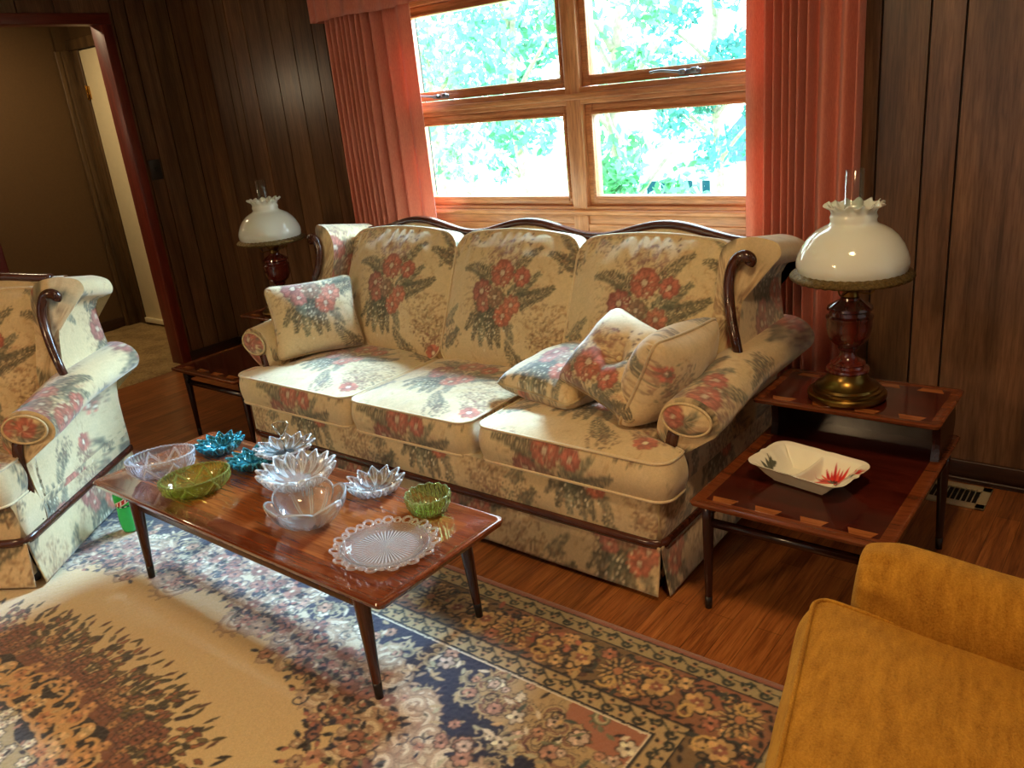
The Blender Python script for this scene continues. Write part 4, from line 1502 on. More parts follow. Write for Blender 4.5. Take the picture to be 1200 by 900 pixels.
# ------------------------------------------------------------------ throw pillows
def pillow(label, W, H, T, Mx, o, group, tuft=False, seed=0, sag=0.0):
    n = 92
    s, t = np.meshgrid(np.linspace(-1, 1, n), np.linspace(-1, 1, n), indexing='ij')
    s, t = np.sin(s * pi / 2 * .98) / sin(pi / 2 * .98), np.sin(t * pi / 2 * .98) / sin(pi / 2 * .98)
    x = W / 2 * s * (1 - .07 * (1 - t ** 2) * np.abs(s) ** 3)
    y = H / 2 * t * (1 - .07 * (1 - s ** 2) * np.abs(t) ** 3)
    x, y = rcorner(x, y, W, H, .034)
    h = T / 2 * ((1 - s ** 2) * (1 - t ** 2)).clip(0) ** .39
    wr = .006 * vnoise(np.stack([x, y, x * 0], -1), 16, seed) * np.clip(h / T * 3, 0, 1)
    ht = h + wr
    if tuft:
        r = np.hypot(x, y)
        ht = ht - .048 * np.exp(-(r / .035) ** 2) - .014 * np.exp(-(r / .10) ** 2) - .006 * np.abs(np.cos(2 * np.arctan2(y, x))) ** 8 * np.exp(-(r / .13) ** 2)
    bend = sag * (1 - t ** 2)
    mb = MB()
    mb.grid(np.stack([x, y, ht + bend], -1), col=cloth(x - o[0], y - o[1]))
    mb.grid(np.stack([x, y, -h + bend], -1), col=cloth(x - o[0] - .2, y - o[1] - .25), flip=True)
    ob = mb.build('throw_pillow', M_FLORAL)
    e = np.concatenate([np.stack([x, y, bend], -1)[:, 0], np.stack([x, y, bend], -1)[-1, 1:], np.stack([x, y, bend], -1)[::-1, -1][1:], np.stack([x, y, bend], -1)[0, ::-1][1:-1]])
    e, _ = resample(e, 140, closed=True)
    c = cloth(e[:, 0] - o[0], e[:, 1] - o[1]).repeat(6, 0) * .5 + lin((200, 176, 132)) * .4
    MB().tube(e, .0055, 6, closed=True, col=c).build('piping', M_FLORAL, ob)
    if tuft:
        MB().lathe([(0, .007), (.006, .006), (.010, .002), (.010, -.002), (0, -.004)], 16, (0, 0, T / 2 - .058)).build('button', M_PIPE, ob)
    ob.matrix_world = Mx
    return tag(ob, label, 'pillow', group)


G_P = 'floral throw pillows on the sofa'
pillow('square floral throw pillow propped against the left arm of the sofa', .385, .33, .18, frame((-2.985, 2.235, .625), (.53, .85, 0), (-.33, .206, .92)), (.02, .14), G_P, seed=1)
pillow('floral throw pillow lying flat under the tufted one', .40, .38, .17, frame((-1.63, 2.26, .53), (.97, -.24, .02), (.24, .97, .10)), (.05, .0), G_P, seed=2)
pillow('floral throw pillow with a buttoned centre leaning against the right back cushion', .36, .31, .17, frame((-1.345, 2.155, .640), (.30, -.09, -.07), (.12, .17, .155)), (-.05, -.14), G_P, tuft=True, seed=3)
pillow('floral throw pillow standing on edge against the right arm of the sofa', .37, .315, .21, frame((-1.20, 2.185, .622), (0.06, .99, -.05), (.44, -.04, .90)), (.1, -.2), G_P, seed=4)

# ------------------------------------------------------------------ gold armchair
m, nt, b = newmat('gold_plush')
v = coords(nt)
f = noise(nt, v, 260, 3, .7)
f2 = noise(nt, coords(nt, (1, 3.5, 1)), 14, 4, .65)
o = mixcol(nt, .45, ramp(nt, f2, [(.32, L4(128, 80, 18)), (.68, L4(190, 136, 44))]), ramp(nt, f, [(.3, L4(122, 74, 16)), (.7, L4(198, 146, 54))]))
nt.links.new(o, b.inputs['Base Color'])
setp(b, rough=.95, sheen=.35, sheenr=.5, spec=.15)
b.inputs['Sheen Tint'].default_value = L4(240, 200, 110)
bump(nt, b, f, .7, .004)
M_GOLD = m
M_GOLDPIPE = M_GOLD
g = empty('gold_armchair', (-.441, 1.098, 0), -radians(82.5), 'mustard gold plush armchair with rolled arms beside the right end table', 'armchair')
white = lambda u, v: np.ones(np.shape(u) + (3,))
b_, p_ = cushion(.60, .60, .14, .035, .028, colour=white, seed=21, wr=.007, bulge=.018, puff=.004, warp=lambda x, y: (x, y + (x + .30) * .09 * smooth(0, -.3, y)))
Mx = Matrix.Translation((0, .30, .392)) @ Matrix.Rotation(radians(-10), 4, 'X')
so = place(b_, Mx).build('seat_cushion', M_GOLD, g)
pp = MB()
pp.V, pp.F, pp.C, pp.M, pp.n = p_.V, p_.F, p_.C, p_.M, p_.n
place(pp, Mx).build('piping', M_GOLDPIPE, so)
mb = MB()
mb.bounds(-.44, .44, .06, .80, .10, .31, .03, 3)
mb.build('base', M_GOLD, g)
GARM = [(0, .20), (0, .36), (.0, .46), (-.004, .52), (.012, .575), (.05, .612), (.10, .622), (.15, .605), (.182, .565), (.185, .52), (.165, .475), (.15, .42), (.15, .30), (.15, .14), (.08, .13), (0, .13)]
for sg in (-1, 1):
    S, t = resample(catmull(GARM, 8, closed=True), 110, closed=True)
    ys = np.r_[np.linspace(0, .075, 18), np.arange(.083, .72, .01)]
    G = []
    c0 = np.array((.092, .52))
    for y in ys:
        q = min(1, y / .075)
        f = (1 - (1 - q) ** 2) ** .5 * .34 + .66 if q < 1 else 1.0
        Q = c0 + (S - c0) * f
        wrk = .004 * np.sin(t * 95 + 3 * np.sin(t * 31)) * np.exp(-((y - .035) / .035) ** 2) + .004 * vnoise(np.stack([Q[:, 0], Q[:, 1], np.full(len(Q), y)], -1), 14, 3)
        Q = Q + (Q - c0) / (np.linalg.norm(Q - c0, axis=1)[:, None] + 1e-6) * wrk[:, None]
        G.append(np.stack([sg * (.30 + Q[:, 0]), np.full(len(Q), y + .082), Q[:, 1] - .018 - .15 * y], -1))
    G = np.array(G)
    mb = MB().grid(G, wv=True)
    c3 = G[0].mean(0)
    mb.grid(np.array([c3 + (G[0] - c3) * k - np.array((0, .014 * (1 - k * k), 0)) for k in (1, .85, .7, .5, .3, .15, .001)]), wv=True)
    mb.build('arm', M_GOLD, g)
mb = MB()
G = []
for x in np.linspace(-.43, .43, 40):
    zt = .90 - .05 * (abs(x) / .43) ** 4
    sec = catmull([(.52, .36), (.58, .6), (.66, zt - .05), (.71, zt), (.76, zt - .05), (.80, .5), (.80, .14)], 6)
    G.append(np.c_[np.full(len(sec), x), sec])
mb.grid(np.array(G))
for e in (0, -1):
    c3 = np.array(G)[e].mean(0)
    mb.grid(np.array([c3 + (np.array(G)[e] - c3) * k for k in (1, .5, .001)]))
mb.build('back', M_GOLD, g)
for x in (-.38, .38):
    for y in (.10, .74):
        MB().lathe([(.016, 0), (.02, .02), (.028, .11), (0, .11)], 14, (x, y, 0)).build('leg', M_SOFAWOOD, g)
# ------------------------------------------------------------------ coffee table
M_CTOP = wood('coffee_top_wood', L4(116, 54, 26), L4(184, 104, 50), 'x', rough=.12, coat=1.0, coatr=.03, scale=.8, bumps=.015)
M_CEDGE = wood('coffee_edge_wood', L4(98, 44, 24), L4(152, 80, 44), 'x', rough=.14, coat=1.0, coatr=.04, bumps=.02)
M_CLEG = wood('coffee_leg_wood', L4(50, 22, 14), L4(92, 46, 28), 'z', rough=.25, coat=.2)
M_TIP = plain('leg_tip', L4(26, 20, 18), .4)
M_ETOP = wood('end_table_top_wood', L4(50, 16, 12), L4(96, 34, 22), 'x', rough=.12, coat=.4, coatr=.07, bumps=.02)
M_EEDGE = wood('end_table_edge_wood', L4(96, 46, 24), L4(142, 76, 40), 'x', rough=.16, coat=.3, coatr=.1, bumps=.02)
M_INLAY = wood('inlay_wood', L4(140, 78, 38), L4(188, 116, 62), 'x', rough=.16, coat=.3, coatr=.1, bumps=.02)
M_ELEG = wood('end_table_leg_wood', L4(28, 12, 10), L4(58, 24, 18), 'z', rough=.25, coat=.2)


def slab(mb, x0, x1, y0, y1, zt, th, lip=.0, r=.02, bw=.055):
    """table top: inner panel (slot 0), framed border (slot 1) and an under-cut edge (slot 1)"""
    def loop(inset, z):
        rr = max(r - inset * .3, .004)
        c = []
        for (cx, cy, a0) in ((x1 - inset - rr, y1 - inset - rr, 0), (x0 + inset + rr, y1 - inset - rr, pi / 2), (x0 + inset + rr, y0 + inset + rr, pi), (x1 - inset - rr, y0 + inset + rr, 3 * pi / 2)):
            c += [(cx + rr * cos(a0 + a), cy + rr * sin(a0 + a), z) for a in np.linspace(0, pi / 2, 7)]
        return np.array(c)
    rings = [loop(.045, zt - th), loop(.018, zt - th * .7), loop(.003, zt - th * .38), loop(0, zt - th * .15 + lip), loop(.003, zt + lip - .001), loop(.008, zt + lip), loop(.018, zt + lip * .35), loop(.03, zt), loop(bw, zt)]
    mb.grid(np.array(rings), wv=True, mi=1)
    n = len(rings[0])
    mb.add(rings[-1], [list(range(n))], mi=0)
    mb.add(rings[0], [list(range(n))[::-1]], mi=1)
    return mb


def round_leg(top, foot, rt, rb):
    mb = MB()
    P = np.linspace(np.array(top, float), np.array(foot, float), 9)
    mb.tube(P, np.linspace(rt, rb, 9), 20)
    return mb


ct = empty('coffee_table', (-2.09, 1.30, .0125), 0, 'long low polished wood coffee table on tapered legs, set with pressed glass', 'coffee table')
hx, hy, zt = .72, .242, .3625
slab(MB(), -hx, hx, -hy, hy, zt, .036, .004, .022, .075).build('tabletop', [M_CTOP, M_CEDGE], ct, auto=40)
mb = MB()
for y in (-.176, .216):
    mb.bounds(-.56, .56, y - .009, y + .009, .268, .318, .005)
for x in (-.572, .572):
    mb.bounds(x - .011, x + .011, -.18, .22, .262, .30, .007)
mb.bounds(-.56, .56, -.01, .01, .30, .342, .003)
for x in (-.4, .4):
    mb.bounds(x - .02, x + .02, -.2, .2, .315, .342, .003)
mb.build('apron', M_CLEG, ct)
for x, y in ((-1, -1), (1, -1), (1, 1), (-1, 1)):
    l = round_leg((x * .565, y * .196 + .02, .342), (x * .582, y * .207 + .02, .0), .0235, .0105).build('leg', M_CLEG, ct)
    P = np.array((x * .565, y * .196 + .02, .342)) + (np.array((x * .582, y * .207 + .02, .0)) - np.array((x * .565, y * .196 + .02, .342))) * np.linspace(.86, 1, 4)[:, None]
    MB().tube(P, np.linspace(.0128, .0112, 4), 18).build('leg_tip', M_TIP, l)


# ------------------------------------------------------------------ two step end tables
def end_table(label):
    """origin at the front left corner of the lower tier on the floor"""
    e = empty('step_end_table', (0, 0, 0), 0, label, 'end table', 'step end tables beside the sofa')
    W, D, zl, zu, yu = .535, .75, .372, .522, .435
    lo = slab(MB(), 0, W, 0, D, zl, .028, .003, .016, .038)
    up = slab(MB(), 0, W, yu, D, zu, .026, .003, .016, .03)

    def dovetails(y, z, mb, sgn=1):
        for k in range(4):
            x = .085 + k * .122
            a, b = .026, .037
            V = [(x - a, y, z), (x + a, y, z), (x + b, y + .028 * sgn, z), (x - b, y + .028 * sgn, z)]
            V += [(p[0], p[1], z - .003) for p in V]
            mb.add(V, [(0, 1, 2, 3), (0, 4, 5, 1), (1, 5, 6, 2), (2, 6, 7, 3), (3, 7, 4, 0)], mi=2)
    dovetails(.036, zl + .0006, lo)
    dovetails(yu + .028, zu + .0006, up)
    dovetails(D - .028, zu + .0006, up, -1)
    lo.build('lower_top', [M_ETOP, M_EEDGE, M_INLAY], e, auto=40)
    up.build('upper_top', [M_ETOP, M_EEDGE, M_INLAY], e, auto=40)
    for x in (.035, W - .028):
        mb = MB()
        pr = catmull([(yu + .10, zl), (yu + .11, zl + .05), (yu + .095, zu - .024)], 5)
        pr2 = catmull([(D - .045, zu - .024), (D - .02, zl + .06), (D - .04, zl)], 5)
        o = np.vstack([pr, pr2])
        n = len(o)
        V = [(x - .011, *p) for p in o] + [(x + .011, *p) for p in o]
        mb.add(V, [list(range(n))[::-1], list(range(n, 2 * n))] + [(i, (i + 1) % n, (i + 1) % n + n, i + n) for i in range(n)])
        mb.build('upright', M_ELEG, e, smooth_=False)
    MB().bounds(.035, W - .035, D - .07, D - .055, zl, zu - .024).build('back_panel', M_ELEG, e, smooth_=False)
    mb = MB()
    mb.tube([(.03, .06, .288), (W - .03, .06, .288)], sec=[(-.007, -.011), (.007, -.011), (.010, 0), (.007, .011), (-.007, .011), (-.010, 0)], up=(0, 0, 1))
    for x in (.03, W - .03):
        mb.bounds(x - .008, x + .008, .06, D - .06, .30, .345, .003)
    mb.bounds(.03, W - .03, D - .07, D - .055, .30, .345, .003)
    mb.build('stretcher', M_ELEG, e)
    for x, y, dx, dy in ((.032, .062, -.004, -.002), (W - .032, .062, .004, -.002), (.032, D - .06, -.004, .01), (W - .032, D - .06, .004, .01)):
        l = round_leg((x, y, .346), (x + dx, y + dy, 0), .018, .0095).build('leg', M_ELEG, e)
        MB().tube([(x + dx * .88, y + dy * .88, .04), (x + dx, y + dy, 0)], [.0113, .0102], 16).build('leg_tip', M_TIP, l)
    return e


et = end_table('dark two tier end table with dovetail inlay by the right arm of the sofa')
et.location = (-.978, 1.862, 0)
el = copy_tree(et)
el.location = (-3.80, 1.935, 0)
el['label'] = 'dark two tier end table in the corner by the left arm of the sofa'

# ------------------------------------------------------------------ lamps
M_LWOOD = wood('lamp_wood', L4(58, 18, 14), L4(104, 38, 26), 'z', rough=.12, coat=.6, coatr=.06, bumps=.01)
M_LBRASS = plain('antique_brass', L4(132, 104, 52), .28, 1.0, nscale=9, nvar=.25)
M_FIL = plain('filigree_brass', L4(120, 100, 62), .4, 1.0, nscale=160, nvar=.6, bumps=.8)
M_MILK, nt, b = newmat('milk_glass')
fm = noise(nt, coords(nt), 4, 2)
nt.links.new(ramp(nt, fm, [(.3, L4(234, 239, 230)), (.7, L4(240, 244, 236))]), b.inputs['Base Color'])
setp(b, rough=.08, spec=.6, coat=.3, coatr=.03)
tl, mx = N(nt, 'ShaderNodeBsdfTranslucent'), N(nt, 'ShaderNodeMixShader', Fac=.25)
tl.inputs[0].default_value = L4(234, 238, 224)
nt.links.new(b.outputs[0], mx.inputs[1])
nt.links.new(tl.outputs[0], mx.inputs[2])
nt.links.new(mx.outputs[0], nt.nodes['Material Output'].inputs[0])
M_CHIM = m_glass.copy()
M_CHIM.name = 'chimney_glass'
for n_ in M_CHIM.node_tree.nodes:
    if n_.type == 'MATH' and n_.operation == 'POWER':
        n_.inputs[1].default_value = 2.2
    if n_.type == 'MATH' and n_.operation == 'MULTIPLY_ADD':
        n_.inputs[1].default_value = .9
        n_.inputs[2].default_value = .05
    if n_.type == 'BSDF_GLOSSY':
        n_.inputs['Roughness'].default_value = .12


def lamp(label):
    l = empty('table_lamp', (0, 0, 0), 0, label, 'lamp', 'hurricane lamps on the end tables')
    MB().lathe([(0, 0), (.108, 0), (.112, .006), (.112, .017), (.108, .021), (.099, .023), (.099, .029), (.091, .032), (.089, .039), (.080, .043), (.064, .056), (.056, .070), (.054, .084), (0, .084)], 64).build('base', M_LBRASS, l, auto=28)
    MB().lathe([(0, .082), (.060, .082), (.062, .087), (.060, .093), (.050, .096), (.048, .104), (.050, .108), (.046, .113), (.034, .118), (.027, .126), (.0225, .136), (.0225, .144), (.028, .150), (.030, .154), (.026, .158), (.034, .163), (.05, .176), (.060, .198), (.064, .222), (.063, .240), (.066, .246), (.066, .252), (.058, .258), (.056, .268), (.064, .274), (.062, .281), (.045, .292), (.028, .302), (.026, .308), (0, .308)], 56).build('body', M_LWOOD, l, auto=30)
    cl = MB().lathe([(0, .306), (.022, .306), (.024, .315), (.020, .324), (.026, .33), (.034, .338), (.036, .35), (.03, .362), (.02, .37), (0, .372)], 40).build('burner', M_LBRASS, l)
    MB().tube([(.03, 0, .335), (.06, 0, .335)], .003, 8).lathe([(0, -.006), (.009, -.006), (.010, 0), (.009, .006), (0, .006)], 14, (.062, 0, .335)).build('key', M_LBRASS, cl)
    mb = MB()
    for k in range(4):
        a = k * pi / 2 + .5
        mb.tube(catmull([(.022 * cos(a), .022 * sin(a), .325), (.06 * cos(a), .06 * sin(a), .325), (.085 * cos(a), .085 * sin(a), .358), (.138 * cos(a), .138 * sin(a), .384)], 6), .0026, 8)
    mb.build('shade_arm', M_LBRASS, l)

    def fil(th, R, Z):
        return R + .0022 * np.sin(th * 40) * np.sin(Z * 420), Z + .0014 * np.cos(th * 40)
    MB().lathe([(r_, z_ + .022) for r_, z_ in ((.140, .372), (.150, .366), (.160, .362), (.167, .356), (.168, .349), (.163, .344), (.152, .346), (.142, .352), (.136, .360), (.140, .372))], 160, mod=fil).build('shade_ring', M_FIL, l)

    def crimp(th, R, Z):
        k = smooth(.556, .580, Z)
        return R + .0065 * k * np.cos(th * 16), Z + .005 * k * np.cos(th * 14 + 1.2)
    sh = [(.148, .366), (.151, .38), (.1525, .395), (.151, .415), (.146, .437), (.136, .460), (.121, .482), (.102, .500), (.083, .511), (.070, .517), (.063, .523), (.0615, .531), (.064, .540), (.061, .546), (.0605, .552), (.064, .562), (.067, .565), (.074, .571), (.078, .575), (.077, .577), (.072, .573), (.064, .565), (.059, .560), (.0565, .552), (.0575, .54), (.0575, .529), (.066, .512), (.081, .506), (.100, .495), (.118, .478), (.132, .457), (.142, .435), (.147, .414), (.1485, .395), (.147, .38), (.144, .366), (.148, .366)]
    sh = [(r, z if z > .44 else .388 + (z - .366) * (.44 - .388) / (.44 - .366)) for r, z in sh]
    MB().lathe(sh, 140, mod=crimp).build('shade', M_MILK, l)
    MB().lathe([(.030, .37), (.036, .40), (.038, .43), (.032, .47), (.0255, .52), (.0245, .668), (.0232, .669)], 40).build('chimney', M_CHIM, l)
    return l


la = lamp('brass and dark wood lamp with white ruffled glass shade on the right end table')
la.location = (-.730, 2.425, .526)
la.rotation_euler = (0, 0, .9)
lb = copy_tree(la)
lb.location = (-3.575, 2.50, .526)
lb['label'] = 'brass and dark wood lamp with white ruffled glass shade in the corner beyond the sofa'
# ------------------------------------------------------------------ pressed glass on the coffee table, dish and bottle
ZT = .3755
M_LAV = glass('lavender_clear_glass', (.90, .92, 1.0), .05, 1.5, milky=.06, cut=.62)
M_OLIVE = glass('olive_green_glass', (.62, .70, .20), .03, 1.5, milky=.05, cut=.35)
M_GREEN = glass('moss_green_glass', (.62, .78, .32), .03, 1.5, milky=.05, cut=.35)
M_TEAL = glass('teal_glass', (.08, .50, .62), .03, 1.5, milky=.05, cut=.5)
M_CRYS = glass('crystal_glass', (.95, .98, 1.0), .04, 1.5, milky=.05, cut=.5)
M_FROST = glass('frosted_crystal_glass', (.95, .98, 1.0), .10, 1.5, milky=.14, cut=.6)
M_PINK = glass('rosy_glass', (1.0, .90, .86), .04, 1.5, milky=.05, cut=.5)
M_SILVER = plain('silver_handle', L4(206, 196, 170), .2, 1.0, nvar=.05)


def tri(x):
    f = x - np.floor(x)
    return 1 - 2 * np.abs(f - .5)


def bowl(R, Hh, n, wall, scal=0.0, zscal=0.0, lobes=0, kind='round', relief=None, ax=(1, 1), base=.35, power=1.0, nt_=34, foot=.004):
    """closed glass bowl; profile from the foot centre out to the rim and back inside. t in 0..1 up the wall"""
    t = np.r_[np.linspace(0, base, 8, endpoint=False), np.linspace(base, 1, nt_)]
    th = np.linspace(0, 2 * pi, n, endpoint=False)
    TT, TH = np.meshgrid(t, th)
    q = np.clip((TT - base) / (1 - base), 0, 1)
    rad = np.where(TT < base, TT / base * R * base * 1.05, R * (base * 1.05 + (1 - base * 1.05) * np.sin(q * pi / 2) ** power))
    z = np.where(TT < base, 0, Hh * (1 - np.cos(q * pi / 2)) ** .85)
    if lobes:
        w = tri(lobes * TH / (2 * pi)) if kind == 'point' else (np.abs(np.sin(lobes * TH / 2)) ** .7 if kind == 'petal' else .5 + .5 * np.cos(lobes * TH))
        w = w - .55
        rad = rad * (1 + scal * w * q ** 1.6)
        z = z + zscal * w * q ** 2
    rel = relief(TH, q) if relief is not None else 0 * q
    hi_ = np.clip(rel / .004, 0, 1) * .9 + .55 * smooth(.94, 1.0, q)  # whitens the cut relief; the whiter rim is a painted highlight
    ro = rad + rel
    zi = z + foot * (1 - q) + .001
    ri = np.maximum(rad - wall * q ** .5, 0)
    O = np.stack([ro * np.cos(TH) * ax[0], ro * np.sin(TH) * ax[1], z], -1)
    I = np.stack([ri * np.cos(TH) * ax[0], ri * np.sin(TH) * ax[1], zi], -1)
    rim = (O[:, -1:] + I[:, -1:]) / 2 + np.array((0, 0, wall * .45))
    P = np.concatenate([O, rim, I[:, ::-1]], 1)
    P[:, 0, :2] *= 1e-3
    P[:, -1, :2] *= 1e-3
    K = np.concatenate([hi_, hi_[:, -1:], hi_[:, ::-1] * .6], 1)[..., None].repeat(3, 2)
    return MB().grid(P, wu=True, col=K)


def put(o, x, y, rz=0.0, z=ZT):
    o.location = (x, y, z)
    o.rotation_euler = (0, 0, rz)
    return o


GG = 'pressed glass dishes on the coffee table'


def star_relief(a, fans=8, amp=.0050):
    def f(th, q):
        u = tri(fans * th / (2 * pi))
        arch = np.exp(-((q - (.25 + .62 * u)) / .045) ** 2)
        ang = np.arctan2((u - .5) * 1.2, (q - .42) + 1e-3)
        star = np.maximum(0, np.cos(ang * 9)) * np.exp(-(((u - .5) * 1.1) ** 2 + (q - .5) ** 2) / .07)
        return amp * (arch + 1.1 * star) * smooth(0.02, .12, q) * smooth(1, .9, q)
    return f


def petal_relief(n, amp=.0045):
    def f(th, q):
        u = tri(n * th / (2 * pi))
        return amp * (np.exp(-((u - (.12 + .75 * (1 - q))) / .09) ** 2) + .8 * np.exp(-((u - 1) / .10) ** 2) + .6 * np.exp(-((u - (.3 + .6 * (1 - q))) / .06) ** 2)) * smooth(0, .15, q)
    return f


o = bowl(.113, .074, 240, .0045, .02, .003, 48, 'round', star_relief(1), (1, .72), base=.45, power=.9, nt_=60).build('glass_bowl', M_LAV)
put(tag(o, 'clear oval cut glass bowl at the left end of the coffee table', 'bowl', GG), -2.612, 1.222, radians(58))
o = bowl(.112, .062, 240, .0045, .02, .003, 48, 'round', star_relief(1), (1, .78), base=.45, power=.9, nt_=60).build('glass_bowl', M_OLIVE)
put(tag(o, 'olive green oval cut glass bowl in front of the clear one', 'bowl', GG), -2.372, 1.200, radians(69))
for x, y, rz, lab in ((-2.60, 1.438, .2, 'teal blue lotus petal dish nearest the left end of the table'), (-2.365, 1.412, .5, 'teal blue lotus petal dish beside the olive green bowl')):
    d = bowl(.078, .040, 180, .0045, .34, .012, 12, 'point', petal_relief(12), base=.34, nt_=40).build('petal_dish', M_TEAL)
    put(tag(d, lab, 'dish', GG), x, y, rz)
    inn = bowl(.056, .026, 120, .004, .36, .012, 10, 'point', petal_relief(10), base=.4, nt_=24).build('inner_petals', M_TEAL, d)
    inn.location = (0, 0, .0085)
    inn.rotation_euler = (0, 0, .26)

# handled petal dish on a short foot
hd = bowl(.092, .030, 180, .005, .30, .010, 12, 'point', petal_relief(12), base=.34, nt_=40).build('handled_dish', M_CRYS)
put(tag(hd, 'small clear petal dish with an upright wire loop handle', 'dish', GG), -2.262, 1.475, .1, ZT + .046)
MB().lathe([(0, 0), (.034, 0), (.036, .004), (.022, .014), (.016, .028), (.024, .042), (.030, .0465), (0, .0465)], 36, (0, 0, -.0465), col=(.3, .3, .3)).build('foot', M_CRYS, hd)
mb = MB()
mb.tube([(0, 0, .006), (0, 0, .058)], .0032, 10)
mb.lathe([(0, .0), (.007, .0), (.009, .004), (.005, .01), (0, .012)], 16, (0, 0, .048))
a = radians(38)
hp = catmull([(0, 0, .056), (.012, 0, .078), (.022, 0, .097), (.026, 0, .104), (.018, 0, .113), (0, 0, .116), (-.018, 0, .113), (-.026, 0, .104), (-.022, 0, .097), (-.012, 0, .078), (0, 0, .056)], 6)
hp = np.c_[hp[:, 0] * cos(a), hp[:, 0] * sin(a), hp[:, 2]]
mb.tube(hp, .0027, 8)
mb.build('handle', M_SILVER, hd)

# big footed petal bowl
bd = bowl(.114, .052, 240, .006, .24, .016, 16, 'point', petal_relief(16, .0055), base=.42, nt_=50).build('footed_petal_bowl', M_FROST)
put(tag(bd, 'large clear petal edged bowl on three little feet', 'bowl', GG), -2.068, 1.374, .15, ZT + .026)
for k in range(3):
    t = k * 2 * pi / 3 - .35
    MB().lathe([(0, 0), (.006, 0), (.007, .006), (.008, .016), (.011, .028), (0, .028)], 18, (.052 * cos(t), .052 * sin(t), -.026), col=(.5, .5, .5)).build('foot', M_CRYS, bd)

# tulip bowl


def tulip_relief(th, q):
    u = tri(6 * th / (2 * pi))
    return .0035 * np.exp(-((u - .5 - .0) / (.22 * (1 - q) + .02)) ** 2) * np.abs(np.cos(th * 30)) * smooth(.05, .2, q) * smooth(.95, .7, q) - .004 * np.exp(-((u - 0) / .05) ** 2) * smooth(.2, .8, q)


o = bowl(.112, .080, 240, .006, .13, .020, 6, 'petal', tulip_relief, base=.26, nt_=60).build('tulip_bowl', M_CRYS)
put(tag(o, 'clear tulip shaped bowl with six rounded petals at the front of the table', 'bowl', GG), -1.862, 1.248, .55)

o = bowl(.083, .040, 180, .0045, .32, .014, 12, 'point', petal_relief(12), base=.36, nt_=40).build('petal_dish', M_CRYS)
put(tag(o, 'small clear petal dish beside the little green bowl', 'dish', GG), -1.835, 1.482, .1)


def thumb(th, q):
    u, v = tri(14 * th / (2 * pi)) - .5, q
    r = 0
    for c in (.35, .62, .88):
        r = r + .003 * np.exp(-((u * .55) ** 2 + (v - c) ** 2) / .008)
    return r


o = bowl(.066, .062, 200, .005, .03, .004, 14, 'round', thumb, base=.42, power=.75, nt_=50).build('glass_bowl', M_GREEN)
put(tag(o, 'little moss green thumbprint glass bowl near the right end of the table', 'bowl', GG), -1.588, 1.462, 0)

# lace edged plate
n = 300
th = np.linspace(0, 2 * pi, n, endpoint=False)
prof_t = [(.0005, .006), (.02, .006), (.05, .006), (.08, .006), (.096, .0055), (.099, .009), (.106, .0115), (.118, .014), (.122, .0155), (.123, .0175), (.119, .0195), (.107, .0165), (.0985, .0135), (.094, .0105), (.08, .0105), (.05, .0105), (.02, .0105), (.0005, .0105)]
P = []
for k, (r, z) in enumerate(prof_t):
    rr = np.full(n, r)
    zz = np.full(n, z)
    if k <= 4:
        zz = zz - .0036 * np.abs(np.cos(th * 26)) * min(1, r / .02)
    P.append(np.stack([rr * np.cos(th), rr * np.sin(th) * .95, zz], -1))
Kp = np.array([np.clip(np.abs(np.cos(th * 26)) ** 3 * .9, 0, 1) if k in range(11, 18) and prof_t[k][0] < .09 else np.full(n, .25 if prof_t[k][0] < .1 else .12) for k in range(len(prof_t))])[..., None].repeat(3, 2)
mb = MB().grid(np.array(P), wv=True, col=Kp)
pl = mb.build('lace_edge_plate', M_PINK)
mb = MB()
for k in range(30):
    t = k * 2 * pi / 30
    big = k % 2 == 0
    R0, r0 = (.1355 if big else .131), (.0135 if big else .009)
    tt = np.linspace(0, 2 * pi, 18, endpoint=False)
    u, v = R0 + r0 * np.cos(tt), r0 * .95 * np.sin(tt)
    X = u * cos(t) - v * sin(t)
    Y = u * sin(t) + v * cos(t)
    mb.tube(np.stack([X, Y * .95, .0205 + .003 * np.cos(tt)], 1), .0036, 8, closed=True, col=(.35, .35, .35))
mb.build('lace_edge', M_PINK, pl)
MB().lathe([(.060, .0), (.064, 0), (.064, .0045), (.060, .0045), (.060, 0)], 60, col=(.1, .1, .1)).build('foot_ring', M_PINK, pl)
put(tag(pl, 'round clear plate with a pierced lace edge and sunburst centre', 'plate', GG), -1.550, 1.252, .2)

# ------------------------------------------------------------------ divided dish
c = Canvas(-.16, -.12, .32, .24, .0012, (240, 237, 218))
Rr = random.Random(4)


def bloom(x, y, s, ang):
    for k in range(15):
        t = ang + (k - 7) * .24
        c.leaf(x, y, s * Rr.uniform(.75, 1.1), s * .17, t, Rr.choice([(206, 52, 44), (222, 84, 64), (186, 40, 44), (230, 120, 92)]))
    for k in range(5):
        c.leaf(x, y, s * .45, s * .12, ang + (k - 2) * .4, (60, 60, 52))


